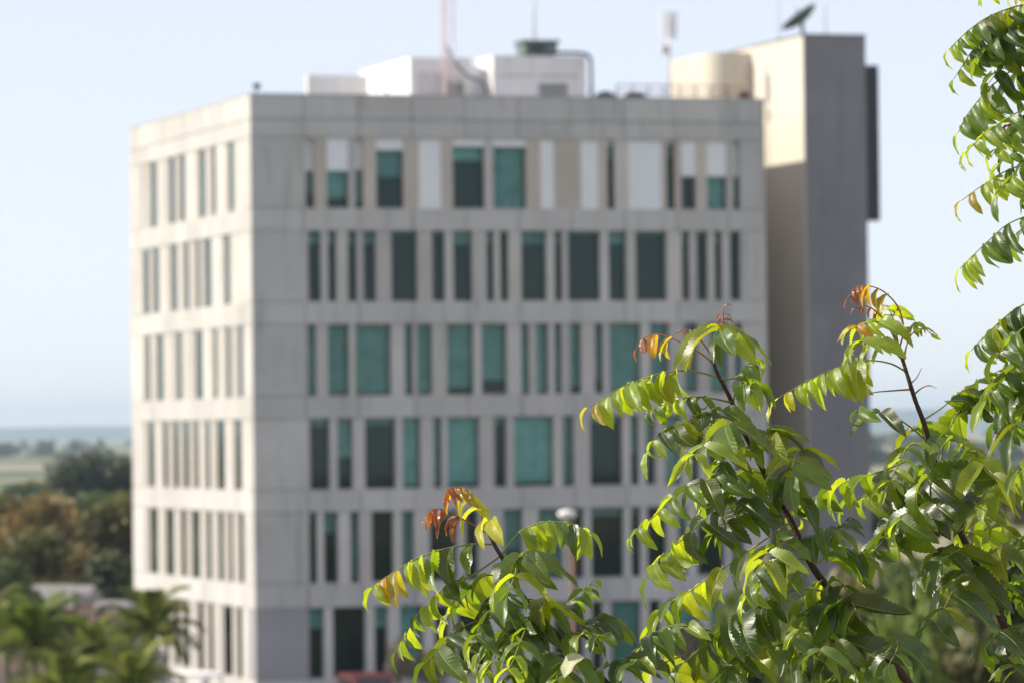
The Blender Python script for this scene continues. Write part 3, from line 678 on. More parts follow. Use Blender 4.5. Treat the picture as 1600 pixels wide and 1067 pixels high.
# leaflet blades: sickle-shaped, toothed, folded along the midrib, arched to hang
BENDS = [15, 35, 55, 75, 95, 120]
def blade(bend, fold, width, sickle, hand, seed, curl=0.):
    r = random.Random(seed); n = 30; V = []; UV = []; Fc = []
    y = z = 0.; ph0 = r.uniform(0, 6); wav = r.uniform(.05, .3)
    cols = (-1, -.5, 0, .5, 1)
    prev = 0
    tw = r.uniform(-.35, .35)
    for i in range(n + 1):
        t = i / n; ang = R(bend) * (1 - (1 - t) ** 1.6) + R(curl) * t ** 3
        if i: y += math.cos((ang + prev) / 2) / n; z -= math.sin((ang + prev) / 2) / n
        prev = ang
        xm = hand * sickle * (t * t - .35 * t)
        wd = width * (max(t, 0) ** .48) * (max(1 - t, 0) ** .85) * 1.95
        Nv = Vector((0, math.sin(ang), math.cos(ang)))
        rl = tw * t; X = Vector((math.cos(rl), 0, 0)) + Nv * math.sin(rl); N2 = Nv * math.cos(rl) - Vector((math.sin(rl), 0, 0))
        for c in cols:
            s = abs(c); tooth = 1.0
            if s == 1: tooth = (1.08 if i % 2 else .93) if .04 < t < .97 else 1
            asym = 1.16 if c * hand > 0 else .86
            a = R(fold) * (1 - .25 * t) + .10 * math.sin(9 * t + ph0) * (1 if c > 0 else -1)
            hw = wd * s * asym * tooth * .5
            lift = hw * math.sin(a) + wav * wd * .3 * s * math.sin(14 * t + ph0 + c)
            p = Vector((xm, y, z)) + X * (math.copysign(hw * math.cos(a), c) if c else 0) + N2 * (lift if c else 0)
            V.append(p); UV.append((.5 + c * .5, t))
    for i in range(n):
        for c in range(4):
            a = i * 5 + c; Fc.append((a, a + 1, a + 6, a + 5))
    me = mesh('leaflet', V, Fc, True)
    for e in me.edges:                           # the midrib is a crease
        if e.vertices[0] % 5 == 2 and e.vertices[1] % 5 == 2: e.use_edge_sharp = True
    ul = me.uv_layers.new(name='UVMap')
    for lp in me.loops: ul.data[lp.index].uv = UV[lp.vertex_index]
    return me
BL = {}
for bi, b in enumerate(BENDS):
    for hand in (-1, 1):
        BL[(bi, hand)] = [blade(b, [33, 22, 40, 28][v], [.47, .50, .45, .48][v], [.22, .15, .30, .19][v], hand, bi * 10 + v + (50 if hand > 0 else 0), [0, 12, -10, 25][v]) for v in range(4)]
CURLED = [blade(150, 35, .34, .12, h, 900 + h, 140) for h in (-1, 1)]

TREE_X, TREE_Y = 1.55, 6.7
neem = empty('neem_tree', (TREE_X, TREE_Y, 0))
tag(neem, 'leafy neem tree with drooping toothed leaflets and red new tips in sharp focus', 'tree')
tb = MB()
tb.tube(crom([(0, 0, -.2), (.05, .02, 3), (-.03, .05, 6), (.02, 0, 8.4), (.05, 0, 10.7)], 26), [.22 - .0075 * i for i in range(26)], 14)
tb.build('trunk', M_twig2, neem, True)
YB = 6.0
DEPTH = {}                                       # how far each twig stands before or behind the focal plane
def P3(p, dy=0): return at(p[0], p[1], YB + dy + (p[2] if len(p) > 2 else 0)) - neem.location
ALL = []                                         # leaflets waiting to be placed: (branch, mesh, matrix, kind)
rl = random.Random(21)
def branch(pts, r0, r1, dy=0, m=None):
    """woody twig: pixel-traced centre line at about six metres, carried back to the trunk"""
    P = [P3(p, dy) for p in pts]
    S = crom(P, 10 * len(P)); K = len(S)
    b = MB(); rad = [r0 + (r1 - r0) * (i / (K - 1)) for i in range(K)]
    rad = [q * (1 + .10 * math.sin(i * 1.3) * (i % 7 == 0)) for i, q in enumerate(rad)]
    for i in range(12): rad[i] = max(rad[i], .030 - (.030 - r0) * i / 11)
    b.tube(S, rad, 9)
    o = b.build('branch', m or M_twig, neem, True); DEPTH[o.name] = dy
    return o
def frond(br, pts, n, Lpx, kinds, start=.22, tip=.5, hang=(0, -1), fw=32, dip=.15, curl=.74, stalk=None, term=True, width=1., sides=(-1, 1), jit=.22, upper=None, spread=.14):
    """one pinnate leaf: a thin stalk along pts and n pairs of leaflets that arch towards the ground"""
    if isinstance(kinds, str): kinds = [kinds]
    off = rl.choice((-1, 1, -1)) * rl.uniform(.2, 1.) * spread
    P = [P3(p, DEPTH[br.name] + off * i / (len(pts) - 1)) for i, p in enumerate(pts)]; K = 14 * len(P); S = crom(P, K)
    sm = stalk or (M_rstalk if kinds[-1] in ('red', 'orange') else M_stalk)
    MB().tube(S, [.0013 - .0008 * i / (K - 1) for i in range(K)], 6).build('leaf_stalk', sm, br, True)
    Lm = Lpx * YB / FPX * (1.40 if spread < .05 else 1.27)
    g0 = Vector((hang[0] + .18, 0, hang[1]))
    for i in range(n + (1 if term else 0)):
        f = i / max(1, n) if term else (i + .5) / n
        f = min(1, f); u = start + (1 - start) * f
        q = u * (K - 1); k = min(int(q), K - 2); p = S[k].lerp(S[k + 1], q - k); T = (S[min(k + 2, K - 1)] - S[max(k - 1, 0)]).normalized()
        kind = kinds[min(len(kinds) - 1, int(f * len(kinds) * .999))]
        U = Vector((0, 0, 1)) - T * T.z
        if U.length < .15: U = Vector((0, -1, .2)) - T * T.dot(Vector((0, -1, .2)))
        U.normalize()
        if upper is not None: U = (U + Vector(upper)); U = (U - T * U.dot(T)).normalized()
        Sd = T.cross(U)
        ls = Lm * (.86 + .14 * math.sin(math.pi * min(1, f * 1.3 + .15))) * (1 - (1 - tip) * f ** 1.6)
        last = term and i == n
        for sd in ((0,) if last else sides):
            if spread > .05 and rl.random() < .05: continue
            a = R(fw + rl.uniform(-18, 18))
            kd = kind; q_ = rl.random()
            if kd == 'dark' and q_ < .25: kd = 'green'
            elif kd == 'green' and q_ < .18: kd = 'lime'
            elif kd == 'green' and q_ > .78: kd = 'dark'
            d0 = (T + Vector((rl.uniform(-.2, .2), rl.uniform(-.2, .2), -.2))) if last else (Sd * sd * math.cos(a) + T * math.sin(a) - U * (dip + rl.uniform(-.08, .12)))
            d0.normalize()
            jt = jit if spread > .05 else .13
            g = (g0 + Vector((rl.gauss(0, jt), rl.gauss(0, jt), rl.gauss(0, jt)))).normalized()
            th = math.degrees(d0.angle(g)); bend = max(10, min(125, th * curl * rl.uniform(.75, 1.1)))
            n0 = -(g - d0 * g.dot(d0))
            if n0.length < .25: n0 = n0 + U * .6
            n0 = n0 - d0 * n0.dot(d0); n0.normalize()
            n0 = n0 + sdir * (.25 + rl.uniform(-.2, .25)); n0 = (n0 - d0 * n0.dot(d0)).normalized()      # blades turn to the light
            ra = rl.gauss(0, .20); n0 = (n0 * math.cos(ra) + d0.cross(n0) * math.sin(ra)).normalized()
            bi = min(range(len(BENDS)), key=lambda j: abs(BENDS[j] - bend))
            me = rl.choice(BL[(bi, sd if sd else rl.choice((-1, 1)))])
            if (curl > 1.4 and rl.random() < .6) or (spread > .1 and rl.random() < .04): me = CURLED[0 if sd < 0 else 1]
            ln = ls * rl.uniform(.78, 1.18); wx = ln * width * rl.uniform(.9, 1.12)
            X = d0.cross(n0)
            M = Matrix(((X.x * wx, d0.x * ln, n0.x * ln, p.x), (X.y * wx, d0.y * ln, n0.y * ln, p.y), (X.z * wx, d0.z * ln, n0.z * ln, p.z), (0, 0, 0, 1)))
            ALL.append((br, me, M, kd))

# --- left twig with the lowest tip
A = branch([(2505, 2150, .7), (1560, 1680, .4), (1180, 1330, .2), (1030, 1150, .06), (948, 1067), (905, 1028), (868, 990), (836, 955), (806, 915), (790, 880), (775, 855), (768, 840)], .0058, .0022, -.14)
frond(A, [(768, 845), (757, 822), (750, 797), (738, 775, -.01), (722, 763, -.02), (705, 763, -.03), (697, 772, -.03)], 6, 40, ['yellow', 'bronze', 'orange', 'red', 'red'], .35, .45, width=.75, spread=.03, dip=.65, curl=.9)
frond(A, [(760, 832), (740, 820), (712, 805), (690, 796), (675, 797), (666, 806)], 4, 34, ['red'], .35, .5, width=.8, hang=(-.45, -1), spread=.03, dip=.65, curl=.9)
frond(A, [(772, 850), (735, 850), (695, 857), (666, 866), (640, 878), (612, 896), (590, 910), (582, 918)], 8, 56, ['green', 'green', 'lime', 'lime', 'bronze', 'orange', 'lime'], .14, .62, hang=(.28, -1), spread=.03, dip=.65, curl=.9)
frond(A, [(782, 870), (792, 855), (810, 833), (828, 822), (852, 815), (880, 816), (905, 822), (920, 832)], 7, 48, ['lime', 'lime', 'green', 'lime'], .3, .8, hang=(-.1, -1), spread=.03, dip=.65, curl=.9)
frond(A, [(770, 845), (757, 818), (768, 812, -.02)], 1, 52, 'yellow', .8, 1, hang=(.6, -.8), sides=(1,), fw=60)
frond(A, [(790, 880, 0), (800, 872, -.04), (806, 890, -.08), (798, 915, -.11), (790, 935, -.13)], 4, 58, ['green', 'lime', 'green'], .2, .8, hang=(0, -1))
frond(A, [(790, 880), (812, 868, -.03), (825, 866, -.06)], 2, 72, ['green', 'green'], .3, 1, hang=(.5, -1), fw=40)
frond(A, [(780, 870), (735, 900), (700, 912), (674, 940), (648, 965), (632, 995), (618, 1018)], 7, 44, ['green', 'lime', 'green', 'green'], .2, .75, hang=(.55, -.8), dip=.2, spread=.03)
frond(A, [(850, 968), (795, 962), (745, 970), (708, 988), (688, 1010), (664, 1035)], 5, 76, ['dark'], .15, .8, hang=(.75, -1))
frond(A, [(848, 965, 0), (826, 975, -.06), (812, 1005, -.12), (800, 1035, -.17), (785, 1062, -.2)], 5, 52, ['green', 'lime'], .15, .7, hang=(0, -1))
frond(A, [(868, 990), (882, 950, .02), (905, 930, .03), (918, 918, .03), (926, 908, .03)], 4, 36, ['green', 'green', 'lime'], .3, .6, hang=(.2, -1))
frond(A, [(890, 1012), (915, 975, -.03), (938, 965, -.05), (958, 972, -.06)], 3, 62, ['dark', 'green'], .3, .8, hang=(.45, -1))
frond(A, [(820, 935), (846, 938, -.03), (862, 950, -.06)], 2, 72, ['lime', 'green'], .35, .9, hang=(.55, -1))
frond(A, [(905, 1028, 0), (886, 1032, -.08), (872, 1052, -.14), (865, 1080, -.18)], 4, 66, ['green', 'dark', 'green'], .15, .8, hang=(.1, -1))
frond(A, [(905, 1028), (912, 1025, -.08)], 1, 36, 'pale', .9, 1, hang=(.5, -1), sides=(1,), term=False, width=1.6)
frond(A, [(955, 1075), (985, 1025, -.02), (1010, 998, -.04), (1030, 985, -.05)], 3, 70, ['dark', 'dark', 'green'], .3, .8, hang=(.05, -1), width=.75)
frond(A, [(836, 955, .02), (800, 985, .08), (760, 1020, .12), (730, 1060, .15)], 5, 60, ['dark', 'green'], .2, .8, hang=(.3, -1))
for (x, y, dx, dy, n_, l_, kk) in ((790, 900, -90, 70, 5, 52, ['green', 'lime']), (815, 930, -80, 80, 5, 56, ['dark', 'green']), (850, 975, -90, 75, 5, 58, ['dark', 'green', 'lime']),
                               (875, 1000, 70, -10, 4, 52, ['green', 'dark']), (900, 1025, -110, 40, 5, 58, ['green', 'dark']), (930, 1050, 70, -20, 4, 54, ['dark', 'green'])):
    frond(A, [(x, y), (x + dx * .4, y + dy * .15 - 10), (x + dx * .75, y + dy * .5), (x + dx, y + dy)], n_, l_, kk, .25, .75, hang=(.25, -1))
# --- middle twig
B = branch([(2505, 2050, .7), (1560, 1260, .35), (1480, 1145, .12), (1420, 1067), (1365, 1000), (1305, 930), (1270, 885), (1235, 812), (1212, 775), (1190, 730), (1165, 680), (1140, 620), (1122, 585), (1112, 556)], .0066, .0021, .02)
frond(B, [(1113, 560), (1122, 535), (1129, 508), (1131, 482)], 5, 24, ['orange', 'red', 'red'], .4, .5, hang=(0, -1), width=.55, spread=.03, dip=.3)
frond(B, [(1116, 570), (1095, 552), (1075, 541), (1045, 527), (1022, 523), (1004, 530), (994, 546)], 4, 34, ['bronze', 'orange', 'red', 'red'], .3, .5, hang=(-.1, -1), spread=.03, dip=.65, curl=.9)
frond(B, [(1110, 552), (1095, 532), (1082, 519), (1068, 516), (1055, 522)], 3, 17, ['red'], .4, .6, hang=(-.4, -1), width=.7)
frond(B, [(1122, 590), (1095, 582), (1062, 579), (1030, 584), (1000, 594), (972, 604), (942, 624), (918, 637)], 8, 56, ['lime', 'lime', 'lime', 'lime', 'bronze'], .3, .55, hang=(.25, -1), width=1.15, spread=.03, dip=.65, curl=.9)
frond(B, [(1112, 560), (1116, 530, -.02), (1122, 516, -.05), (1124, 512, -.08), (1126, 520, -.1)], 3, 78, ['lime', 'lime', 'green'], .5, .9, hang=(-.08, -1), fw=20)
frond(B, [(1113, 560), (1128, 528, -.02), (1140, 522, -.03), (1152, 526, -.04)], 2, 62, ['green', 'lime'], .55, .9, hang=(.75, -1))
frond(B, [(1125, 592), (1148, 590), (1162, 578), (1172, 566), (1182, 560)], 4, 44, ['green', 'lime'], .35, .8, curl=1.6, hang=(.2, -1))
frond(B, [(1145, 632), (1150, 608), (1162, 596, -.02), (1178, 602, -.03)], 3, 54, ['green', 'lime', 'green'], .45, .9, hang=(.1, -1), curl=1.0)
frond(B, [(1140, 628), (1112, 622), (1085, 620), (1058, 625), (1032, 634), (1012, 644)], 5, 42, ['green', 'lime', 'green'], .3, .7, hang=(0, -1), curl=1.5)
frond(B, [(1156, 662), (1122, 648), (1095, 648), (1068, 662), (1045, 668), (1024, 684), (1012, 706)], 6, 54, ['green', 'green', 'lime'], .25, .8, hang=(.3, -1), width=1.15)
frond(B, [(1162, 675, 0), (1135, 664, -.05), (1112, 682, -.1), (1092, 704, -.14), (1070, 722, -.17)], 5, 64, ['green', 'lime', 'lime'], .15, .7, hang=(.05, -1))
frond(B, [(1160, 668), (1146, 662, -.03), (1135, 664, -.05)], 1, 84, 'green', .8, 1, hang=(.6, -1), term=True)
frond(B, [(1190, 728, 0), (1193, 695, -.04), (1200, 672, -.07), (1206, 680, -.12)], 3, 66, ['green', 'dark', 'green'], .5, .9, hang=(.35, -1))
frond(B, [(1222, 792, .03), (1238, 730, .02), (1249, 702, -.02), (1242, 722, -.07), (1236, 745, -.11)], 4, 66, ['green', 'lime', 'green'], .45, .85, hang=(0, -1), fw=20)
frond(B, [(1212, 775), (1165, 762, -.02), (1122, 750, -.04), (1085, 756, -.06), (1052, 776, -.07), (1026, 803, -.07), (1002, 822, -.06), (984, 842, -.06)], 8, 56, ['green', 'dark', 'green', 'lime', 'green'], .15, .6, hang=(.3, -1))
frond(B, [(1200, 755), (1170, 752, -.03)], 1, 54, 'pale', .9, 1, hang=(-.3, -1), sides=(-1,), term=False, width=1.8)
frond(B, [(1228, 800), (1180, 778, -.02), (1138, 788, -.04), (1105, 808, -.05), (1078, 832, -.05), (1050, 856, -.04), (1026, 876, -.04), (1010, 902, -.03)], 8, 74, ['dark', 'dark', 'green', 'lime', 'green'], .12, .7, hang=(.45, -1))
frond(B, [(1255, 855, 0), (1222, 848, -.05), (1202, 862, -.1), (1188, 885, -.15), (1172, 915, -.18)], 5, 60, ['green', 'lime', 'green'], .2, .8, hang=(.1, -1))
frond(B, [(1415, 720, .03), (1380, 735), (1345, 745), (1308, 757), (1280, 772), (1256, 790), (1236, 800)], 6, 66, ['green', 'dark', 'green'], .15, .7, hang=(.3, -1))
frond(B, [(1245, 838, 0), (1240, 838, -.05)], 1, 82, 'dark', .9, 1, hang=(1, -.1), sides=(1,), term=False)
frond(B, [(1300, 925, .0), (1255, 920, .0), (1215, 930), (1180, 950), (1150, 965), (1122, 985), (1095, 1012), (1068, 1035)], 6, 76, ['dark', 'dark', 'green'], .25, .75, hang=(.35, -1), width=1.1)
frond(B, [(1235, 815, .05), (1170, 860, .08), (1110, 900, .06), (1075, 925, .05), (1042, 945, .04), (1015, 978, .03)], 6, 58, ['green', 'lime', 'green', 'green'], .2, .8, hang=(-.1, -1))
frond(B, [(1110, 985, .03), (1075, 978), (1045, 980), (1022, 990), (1000, 1012)], 4, 62, ['green', 'dark', 'green'], .25, .8, hang=(.3, -1))
frond(B, [(1075, 1020), (1045, 1032, -.03), (1028, 1038, -.05)], 1, 78, ['lime', 'pale'], .8, 1, hang=(.8, -.4))
frond(B, [(1300, 925, 0), (1280, 912, -.04), (1262, 930, -.08), (1250, 955, -.1)], 4, 50, ['lime', 'green'], .25, .8, hang=(-.15, -1))
frond(B, [(1302, 928, 0), (1292, 945, -.04), (1278, 970, -.07), (1262, 1000, -.08), (1246, 1030, -.08)], 5, 52, ['green', 'dark', 'lime'], .15, .8, hang=(-.1, -1))
frond(B, [(1368, 1004, 0), (1335, 1002, -.03), (1295, 1008, -.05), (1258, 1028, -.06)], 4, 74, ['dark'], .2, .8, hang=(.5, -1))
frond(B, [(1310, 935), (1322, 940, -.04)], 1, 92, 'dark', .9, 1, hang=(.8, -1), term=False)
frond(B, [(1385, 1025, 0), (1398, 1000, -.05), (1402, 1012, -.1), (1388, 1040, -.14)], 3, 66, ['dark', 'green'], .4, .85, hang=(.25, -1))
frond(B, [(1268, 885, .03), (1300, 865, .05), (1330, 862, .06), (1355, 872, .06)], 4, 66, ['dark', 'green'], .25, .8, hang=(.2, -1))
frond(B, [(1420, 1067, .02), (1385, 1062, .04), (1340, 1050, .05), (1300, 1060, .05)], 4, 70, ['dark', 'green'], .25, .8, hang=(.2, -1))
frond(B, [(1250, 1000, .05), (1200, 1012, .06), (1160, 1030, .06), (1120, 1058, .05)], 5, 58, ['green', 'dark'], .15, .8, hang=(.1, -1))
for (x, y, dx, dy, n_, l_, kk) in ((1150, 645, -70, 60, 4, 52, ['green', 'lime']), (1175, 700, -75, 75, 5, 56, ['green', 'dark', 'lime']), (1195, 740, -90, 50, 5, 58, ['dark', 'green']),
                               (1200, 750, 60, 40, 4, 56, ['green', 'dark']), (1225, 795, -110, 40, 5, 60, ['dark', 'green', 'green']), (1250, 845, 70, -30, 4, 60, ['green', 'dark']),
                               (1265, 875, -100, 60, 5, 60, ['green', 'dark', 'lime']), (1290, 910, 55, 60, 4, 60, ['dark', 'green']), (1320, 945, -90, 70, 5, 62, ['dark', 'green']),
                               (1345, 975, -80, 70, 4, 60, ['dark', 'green', 'lime']), (1180, 990, -90, 50, 4, 60, ['green', 'dark'])):
    frond(B, [(x, y), (x + dx * .4, y + dy * .15 - 12), (x + dx * .75, y + dy * .5), (x + dx, y + dy)], n_, l_, kk, .25, .75, hang=(.15, -1))
# --- right twig
C = branch([(2505, 1950, .7), (1760, 1330, .5), (1660, 1150, .2), (1610, 1060, .05), (1570, 980), (1530, 890), (1500, 830), (1475, 770), (1460, 720), (1445, 665), (1430, 625), (1419, 590), (1408, 555), (1402, 538)], .0064, .0021, .22)
frond(C, [(1405, 545), (1412, 515), (1404, 482), (1386, 460), (1366, 449), (1346, 447), (1334, 453), (1324, 467)], 6, 34, ['bronze', 'orange', 'red', 'red'], .42, .45, hang=(-.25, -1), width=.85, spread=.03, dip=.65, curl=.9)
frond(C, [(1402, 538), (1385, 505), (1365, 484), (1350, 478), (1336, 482)], 4, 16, ['red'], .4, .6, hang=(-.2, -1), width=.7, spread=.03, dip=.65, curl=.9)
frond(C, [(1404, 542), (1392, 512, -.02), (1370, 503, -.03), (1345, 508, -.04), (1326, 516, -.04)], 4, 50, ['lime', 'lime', 'orange', 'lime'], .3, .8, hang=(.05, -1))
frond(C, [(1408, 560), (1385, 538, -.02), (1358, 530, -.03), (1332, 540, -.04)], 4, 46, ['lime', 'green', 'lime'], .3, .8, hang=(.1, -1))
frond(C, [(1404, 540), (1396, 500, -.02), (1388, 482, -.03), (1380, 478, -.04)], 3, 40, ['lime', 'orange', 'green'], .4, .8, hang=(-.1, -1))
frond(C, [(1415, 580), (1392, 568), (1362, 563), (1332, 565), (1300, 578), (1270, 591), (1242, 606), (1216, 622)], 8, 48, ['lime', 'lime', 'lime', 'yellow'], .3, .7, hang=(.2, -1), width=1.1, spread=.03, dip=.65, curl=.9)
frond(C, [(1410, 562), (1420, 528), (1428, 505), (1440, 510), (1455, 522)], 3, 22, ['green', 'lime', 'lime'], .4, .8, hang=(.4, -1))
frond(C, [(1412, 565), (1418, 535), (1430, 517), (1448, 514), (1463, 522)], 4, 11, ['red'], .5, .6, width=.7)
frond(C, [(1423, 608), (1395, 610), (1365, 613), (1351, 621)], 0, 20, 'green', term=False, stalk=M_rstalk)
frond(C, [(1428, 616), (1440, 606), (1452, 602), (1463, 606)], 0, 20, 'green', term=False, stalk=M_rstalk)
frond(C, [(1424, 598), (1432, 590), (1440, 575)], 0, 20, 'green', term=False, stalk=M_rstalk)
frond(C, [(1450, 690), (1420, 665), (1392, 648), (1360, 643), (1322, 643)], 2, 62, ['green', 'green'], .5, .8, hang=(-.1, -1), term=False)
frond(C, [(1440, 658), (1470, 638), (1500, 614), (1535, 592), (1572, 574), (1612, 556)], 6, 56, ['green', 'dark'], .3, .9, hang=(.3, -1))
frond(C, [(1465, 735), (1480, 680), (1497, 645), (1522, 622), (1560, 612), (1600, 614)], 5, 84, ['green', 'dark', 'dark'], .35, .9, hang=(.35, -1))
frond(C, [(1455, 712), (1442, 678, -.03), (1436, 670, -.05)], 1, 72, ['green'], .8, 1, hang=(.7, -.8))
frond(C, [(1452, 700, 0), (1425, 694, -.05), (1408, 716, -.1), (1396, 742, -.14), (1382, 768, -.17)], 5, 46, ['green', 'lime', 'lime'], .2, .8, hang=(-.05, -1))
frond(C, [(1465, 735), (1482, 722, -.03), (1500, 718, -.05), (1528, 722, -.07), (1552, 740, -.08)], 4, 78, ['lime', 'green', 'lime'], .25, .9, hang=(.35, -1))
frond(C, [(1478, 775), (1460, 748, -.04), (1450, 744, -.06)], 1, 98, 'dark', .8, 1, hang=(1, -.35))
frond(C, [(1488, 800), (1462, 790, -.03), (1436, 796, -.05), (1412, 806, -.06), (1398, 830, -.07)], 4, 72, ['dark', 'green'], .25, .8, hang=(.5, -1))
frond(C, [(1503, 836), (1515, 806, -.02), (1535, 785, -.03), (1565, 768, -.04), (1605, 745, -.05)], 5, 64, ['green', 'lime', 'green'], .3, .9, hang=(.05, -1))
frond(C, [(1480, 785, .04), (1435, 795, .02), (1400, 815, 0), (1376, 848, -.03), (1352, 876, -.04)], 5, 78, ['dark', 'dark', 'green'], .2, .8, hang=(.5, -1))
frond(C, [(1512, 860, 0), (1492, 862, -.04), (1470, 880, -.06)], 2, 66, ['dark', 'green'], .3, .8, hang=(-.3, -1))
frond(C, [(1525, 882, 0), (1500, 900, -.04), (1486, 928, -.07), (1468, 962, -.08), (1442, 990, -.08)], 5, 82, ['dark', 'dark', 'green', 'dark'], .15, .75, hang=(.45, -1))
frond(C, [(1580, 1000, 0), (1568, 985, -.04), (1556, 990, -.07), (1540, 1010, -.08)], 3, 70, ['dark'], .3, .8, hang=(.1, -1))
frond(C, [(1610, 1060, -.02), (1590, 1040, -.05), (1565, 1046, -.07)], 2, 46, ['green', 'lime'], .3, .9, hang=(-.3, -1))
frond(C, [(1530, 892, .02), (1555, 860, .02), (1580, 845, .02), (1612, 842, .02)], 4, 70, ['green', 'dark'], .25, .9, hang=(.2, -1))
frond(C, [(1555, 950, .02), (1578, 915, .02), (1600, 900, .02), (1630, 900)], 4, 66, ['dark', 'green'], .25, .9, hang=(.1, -1))
frond(C, [(1500, 830, .05), (1530, 835, .07), (1560, 850, .1), (1590, 880, .12)], 4, 66, ['lime', 'green', 'dark'], .2, .9, hang=(.1, -1))
frond(C, [(1460, 725, .03), (1430, 730, .04), (1400, 750, .05), (1370, 770, .06), (1330, 780, .06)], 5, 62, ['green', 'dark', 'green'], .2, .9, hang=(.2, -1))
frond(C, [(1600, 1040, .03), (1580, 1015, .05), (1600, 980, .06), (1630, 970)], 4, 70, ['dark'], .2, .9, hang=(.1, -1))
for (x, y, dx, dy, n_, l_, kk) in ((1462, 728, 80, 20, 4, 64, ['green', 'lime']), (1472, 765, -80, 40, 4, 62, ['dark', 'green']), (1490, 810, 85, 15, 5, 64, ['green', 'dark']),
                               (1515, 860, -80, 45, 4, 62, ['dark', 'green']), (1545, 925, 60, 20, 4, 64, ['dark', 'green']), (1450, 690, 75, 15, 4, 60, ['green', 'dark'])):
    frond(C, [(x, y), (x + dx * .4, y + dy * .15 - 12), (x + dx * .75, y + dy * .5), (x + dx, y + dy)], n_, l_, kk, .25, .8, hang=(.2, -1))
# --- upper right spray hanging into view
Dn = branch([(2505, 1500, .7), (2010, 700, .7), (1900, 380, .4), (1800, 180, .2), (1720, 60, .08), (1650, -40, 0), (1600, -130, -.05)], .0085, .003, -.05)
frond(Dn, [(1655, -40), (1620, -22), (1590, -12), (1560, -12), (1535, -8)], 5, 34, ['yellow', 'yellow', 'lime'], .2, .8, hang=(.25, -1))
frond(Dn, [(1700, 30), (1640, 5), (1600, 8), (1570, 16), (1542, 28), (1516, 46), (1496, 64), (1482, 79)], 9, 46, ['green', 'green', 'green', 'green', 'lime'], .2, .55, hang=(.7, -.9), spread=.03, dip=.65, curl=.9)
frond(Dn, [(1720, 60), (1650, 35), (1595, 38), (1556, 50), (1524, 74), (1506, 100), (1490, 124)], 8, 56, ['green', 'dark', 'green', 'lime'], .2, .55, hang=(.75, -.85), spread=.03, dip=.65, curl=.9)
frond(Dn, [(1740, 100), (1660, 85), (1600, 100), (1555, 130), (1528, 158), (1508, 185), (1497, 208)], 8, 54, ['dark', 'green', 'green'], .25, .6, hang=(.6, -.9), spread=.03, dip=.65, curl=.9)
frond(Dn, [(1760, 140), (1680, 140), (1620, 160), (1570, 188), (1536, 212), (1508, 240)], 7, 50, ['dark', 'green', 'lime'], .25, .65, hang=(.4, -1))
frond(Dn, [(1640, 190), (1605, 200), (1582, 196), (1566, 200), (1558, 208)], 3, 26, ['red'], .3, .7, hang=(-.3, -1), width=.8)
frond(Dn, [(1780, 190), (1690, 230), (1620, 252), (1575, 266), (1535, 290), (1502, 314)], 7, 44, ['green', 'green', 'lime', 'bronze'], .25, .65, hang=(.2, -1), spread=.03, dip=.65, curl=.9)
frond(Dn, [(1800, 230), (1700, 300), (1625, 330), (1576, 350), (1545, 376), (1518, 402), (1500, 420)], 7, 48, ['dark', 'green', 'lime'], .3, .75, hang=(.45, -1), spread=.03, dip=.65, curl=.9)
frond(Dn, [(1740, 100, .05), (1660, 60, .06), (1610, 70, .07), (1570, 100, .07), (1545, 130, .07)], 6, 54, ['dark', 'green'], .2, .8, hang=(.4, -1))
frond(Dn, [(1760, 200, .05), (1680, 200, .06), (1620, 220, .07), (1575, 245, .07), (1550, 270, .07)], 6, 52, ['dark', 'green'], .2, .8, hang=(.3, -1))
frond(Dn, [(1760, 260, .05), (1690, 270, .06), (1640, 285, .06), (1600, 310, .06)], 5, 50, ['dark', 'green'], .2, .8, hang=(.3, -1))
frond(Dn, [(1700, -10, .05), (1650, -10, .05), (1610, 20, .05), (1580, 50, .05)], 5, 48, ['dark', 'green'], .2, .8, hang=(.5, -1))
for (pts_, n_, l_, kk) in (([(1680, 20), (1625, 25), (1585, 40), (1550, 66), (1530, 92)], 6, 52, ['dark', 'green']), ([(1700, 80), (1640, 95), (1592, 118), (1560, 150), (1540, 178)], 6, 54, ['green', 'dark', 'green']),
                     ([(1700, 150), (1640, 165), (1600, 190), (1568, 220), (1545, 250)], 6, 52, ['green', 'lime']), ([(1700, 210), (1645, 228), (1604, 252), (1574, 284), (1560, 306)], 5, 50, ['dark', 'green']),
                     ([(1700, 310), (1650, 318), (1615, 345), (1585, 375)], 4, 50, ['dark', 'green'])):
    frond(Dn, pts_, n_, l_, kk, .2, .75, hang=(.5, -1), spread=.1)
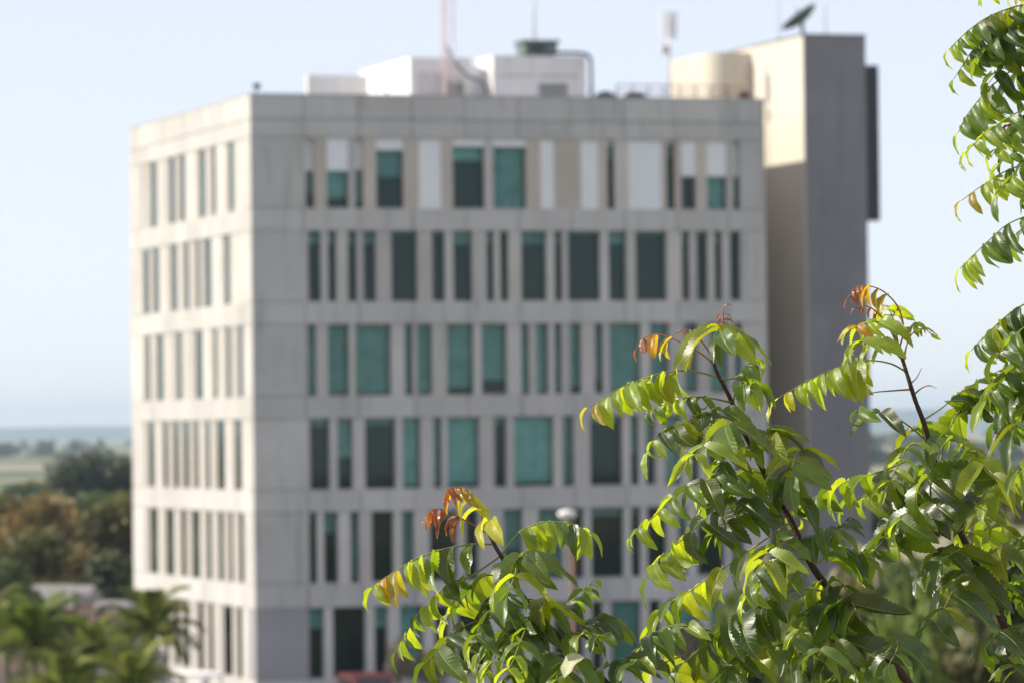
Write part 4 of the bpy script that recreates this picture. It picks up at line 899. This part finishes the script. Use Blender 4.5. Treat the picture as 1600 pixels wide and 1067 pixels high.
# --- right edge spray
En = branch([(2505, 1700, .7), (1960, 1000, .6), (1850, 760, .3), (1760, 600, .12), (1690, 500, .03), (1640, 430)], .0075, .003, -.2)
frond(En, [(1680, 470), (1625, 468), (1592, 480), (1570, 496), (1550, 514), (1532, 532), (1517, 548)], 7, 58, ['dark', 'green', 'green'], .2, .6, hang=(.5, -1), spread=.03, dip=.65, curl=.9)
frond(En, [(1700, 480), (1640, 490), (1600, 512), (1572, 540), (1552, 568)], 6, 62, ['dark', 'green'], .2, .8, hang=(.4, -1), spread=.08)
frond(En, [(1720, 560), (1660, 570), (1612, 590), (1580, 620), (1556, 660)], 6, 66, ['dark', 'dark', 'green'], .2, .8, hang=(.3, -1), spread=.08)
frond(En, [(1720, 530), (1650, 540), (1605, 560), (1575, 582), (1555, 604), (1540, 626)], 6, 64, ['dark', 'green'], .25, .8, hang=(.3, -1))
frond(En, [(1740, 580), (1670, 600), (1625, 622), (1595, 650), (1580, 682)], 5, 66, ['dark', 'green', 'dark'], .25, .8, hang=(.2, -1))
frond(En, [(1740, 620), (1680, 660), (1635, 690), (1600, 720), (1580, 760)], 5, 64, ['dark', 'lime', 'green'], .25, .8, hang=(.1, -1))
frond(En, [(1700, 510, .05), (1650, 505, .06), (1610, 520, .06), (1582, 545, .06)], 5, 58, ['dark'], .2, .8, hang=(.3, -1))

# place the 300 leaflets that show largest as parts of their twig; the rest become one mass
def shows(me, M):
    pts = [project(neem.location + (M @ me.vertices[i].co)) for i in range(0, len(me.vertices), 14)]
    xs = [p[0] for p in pts]; ys = [p[1] for p in pts]
    x0, x1, y0, y1 = max(0, min(xs)), min(1600, max(xs)), max(0, min(ys)), min(1067, max(ys))
    return (x1 - x0) * (y1 - y0) if x1 > x0 and y1 > y0 else 0
ALL.sort(key=lambda a: -shows(a[1], a[2]))
print('leaflets', len(ALL), 'in view', sum(1 for a in ALL if shows(a[1], a[2]) > 0))
SL = 300
for (br, me, M, kind) in ALL[:SL]:
    o = link('leaflet', me, LEAF[kind], br); o.matrix_local = M
rest = ALL[SL:]
ks = list(LEAF); V = []; Fc = []; MI = []; UVs = []
for (br, me, M, kind) in rest:
    k0 = len(V); V += [M @ v.co for v in me.vertices]; uvd = me.uv_layers[0].data
    for p in me.polygons:
        Fc.append(tuple(k0 + i for i in p.vertices)); MI.append(ks.index(kind)); UVs += [tuple(uvd[l].uv) for l in p.loop_indices]
me = mesh('leaflets', V, Fc, True)
for k in ks: me.materials.append(LEAF[k])
me.polygons.foreach_set('material_index', MI)
ul = me.uv_layers.new(name='UVMap'); ul.data.foreach_set('uv', [c for uv in UVs for c in uv])
o = bpy.data.objects.new('leaflet_mass', me); COL.objects.link(o); o.parent = neem; tag(o, kind='stuff')
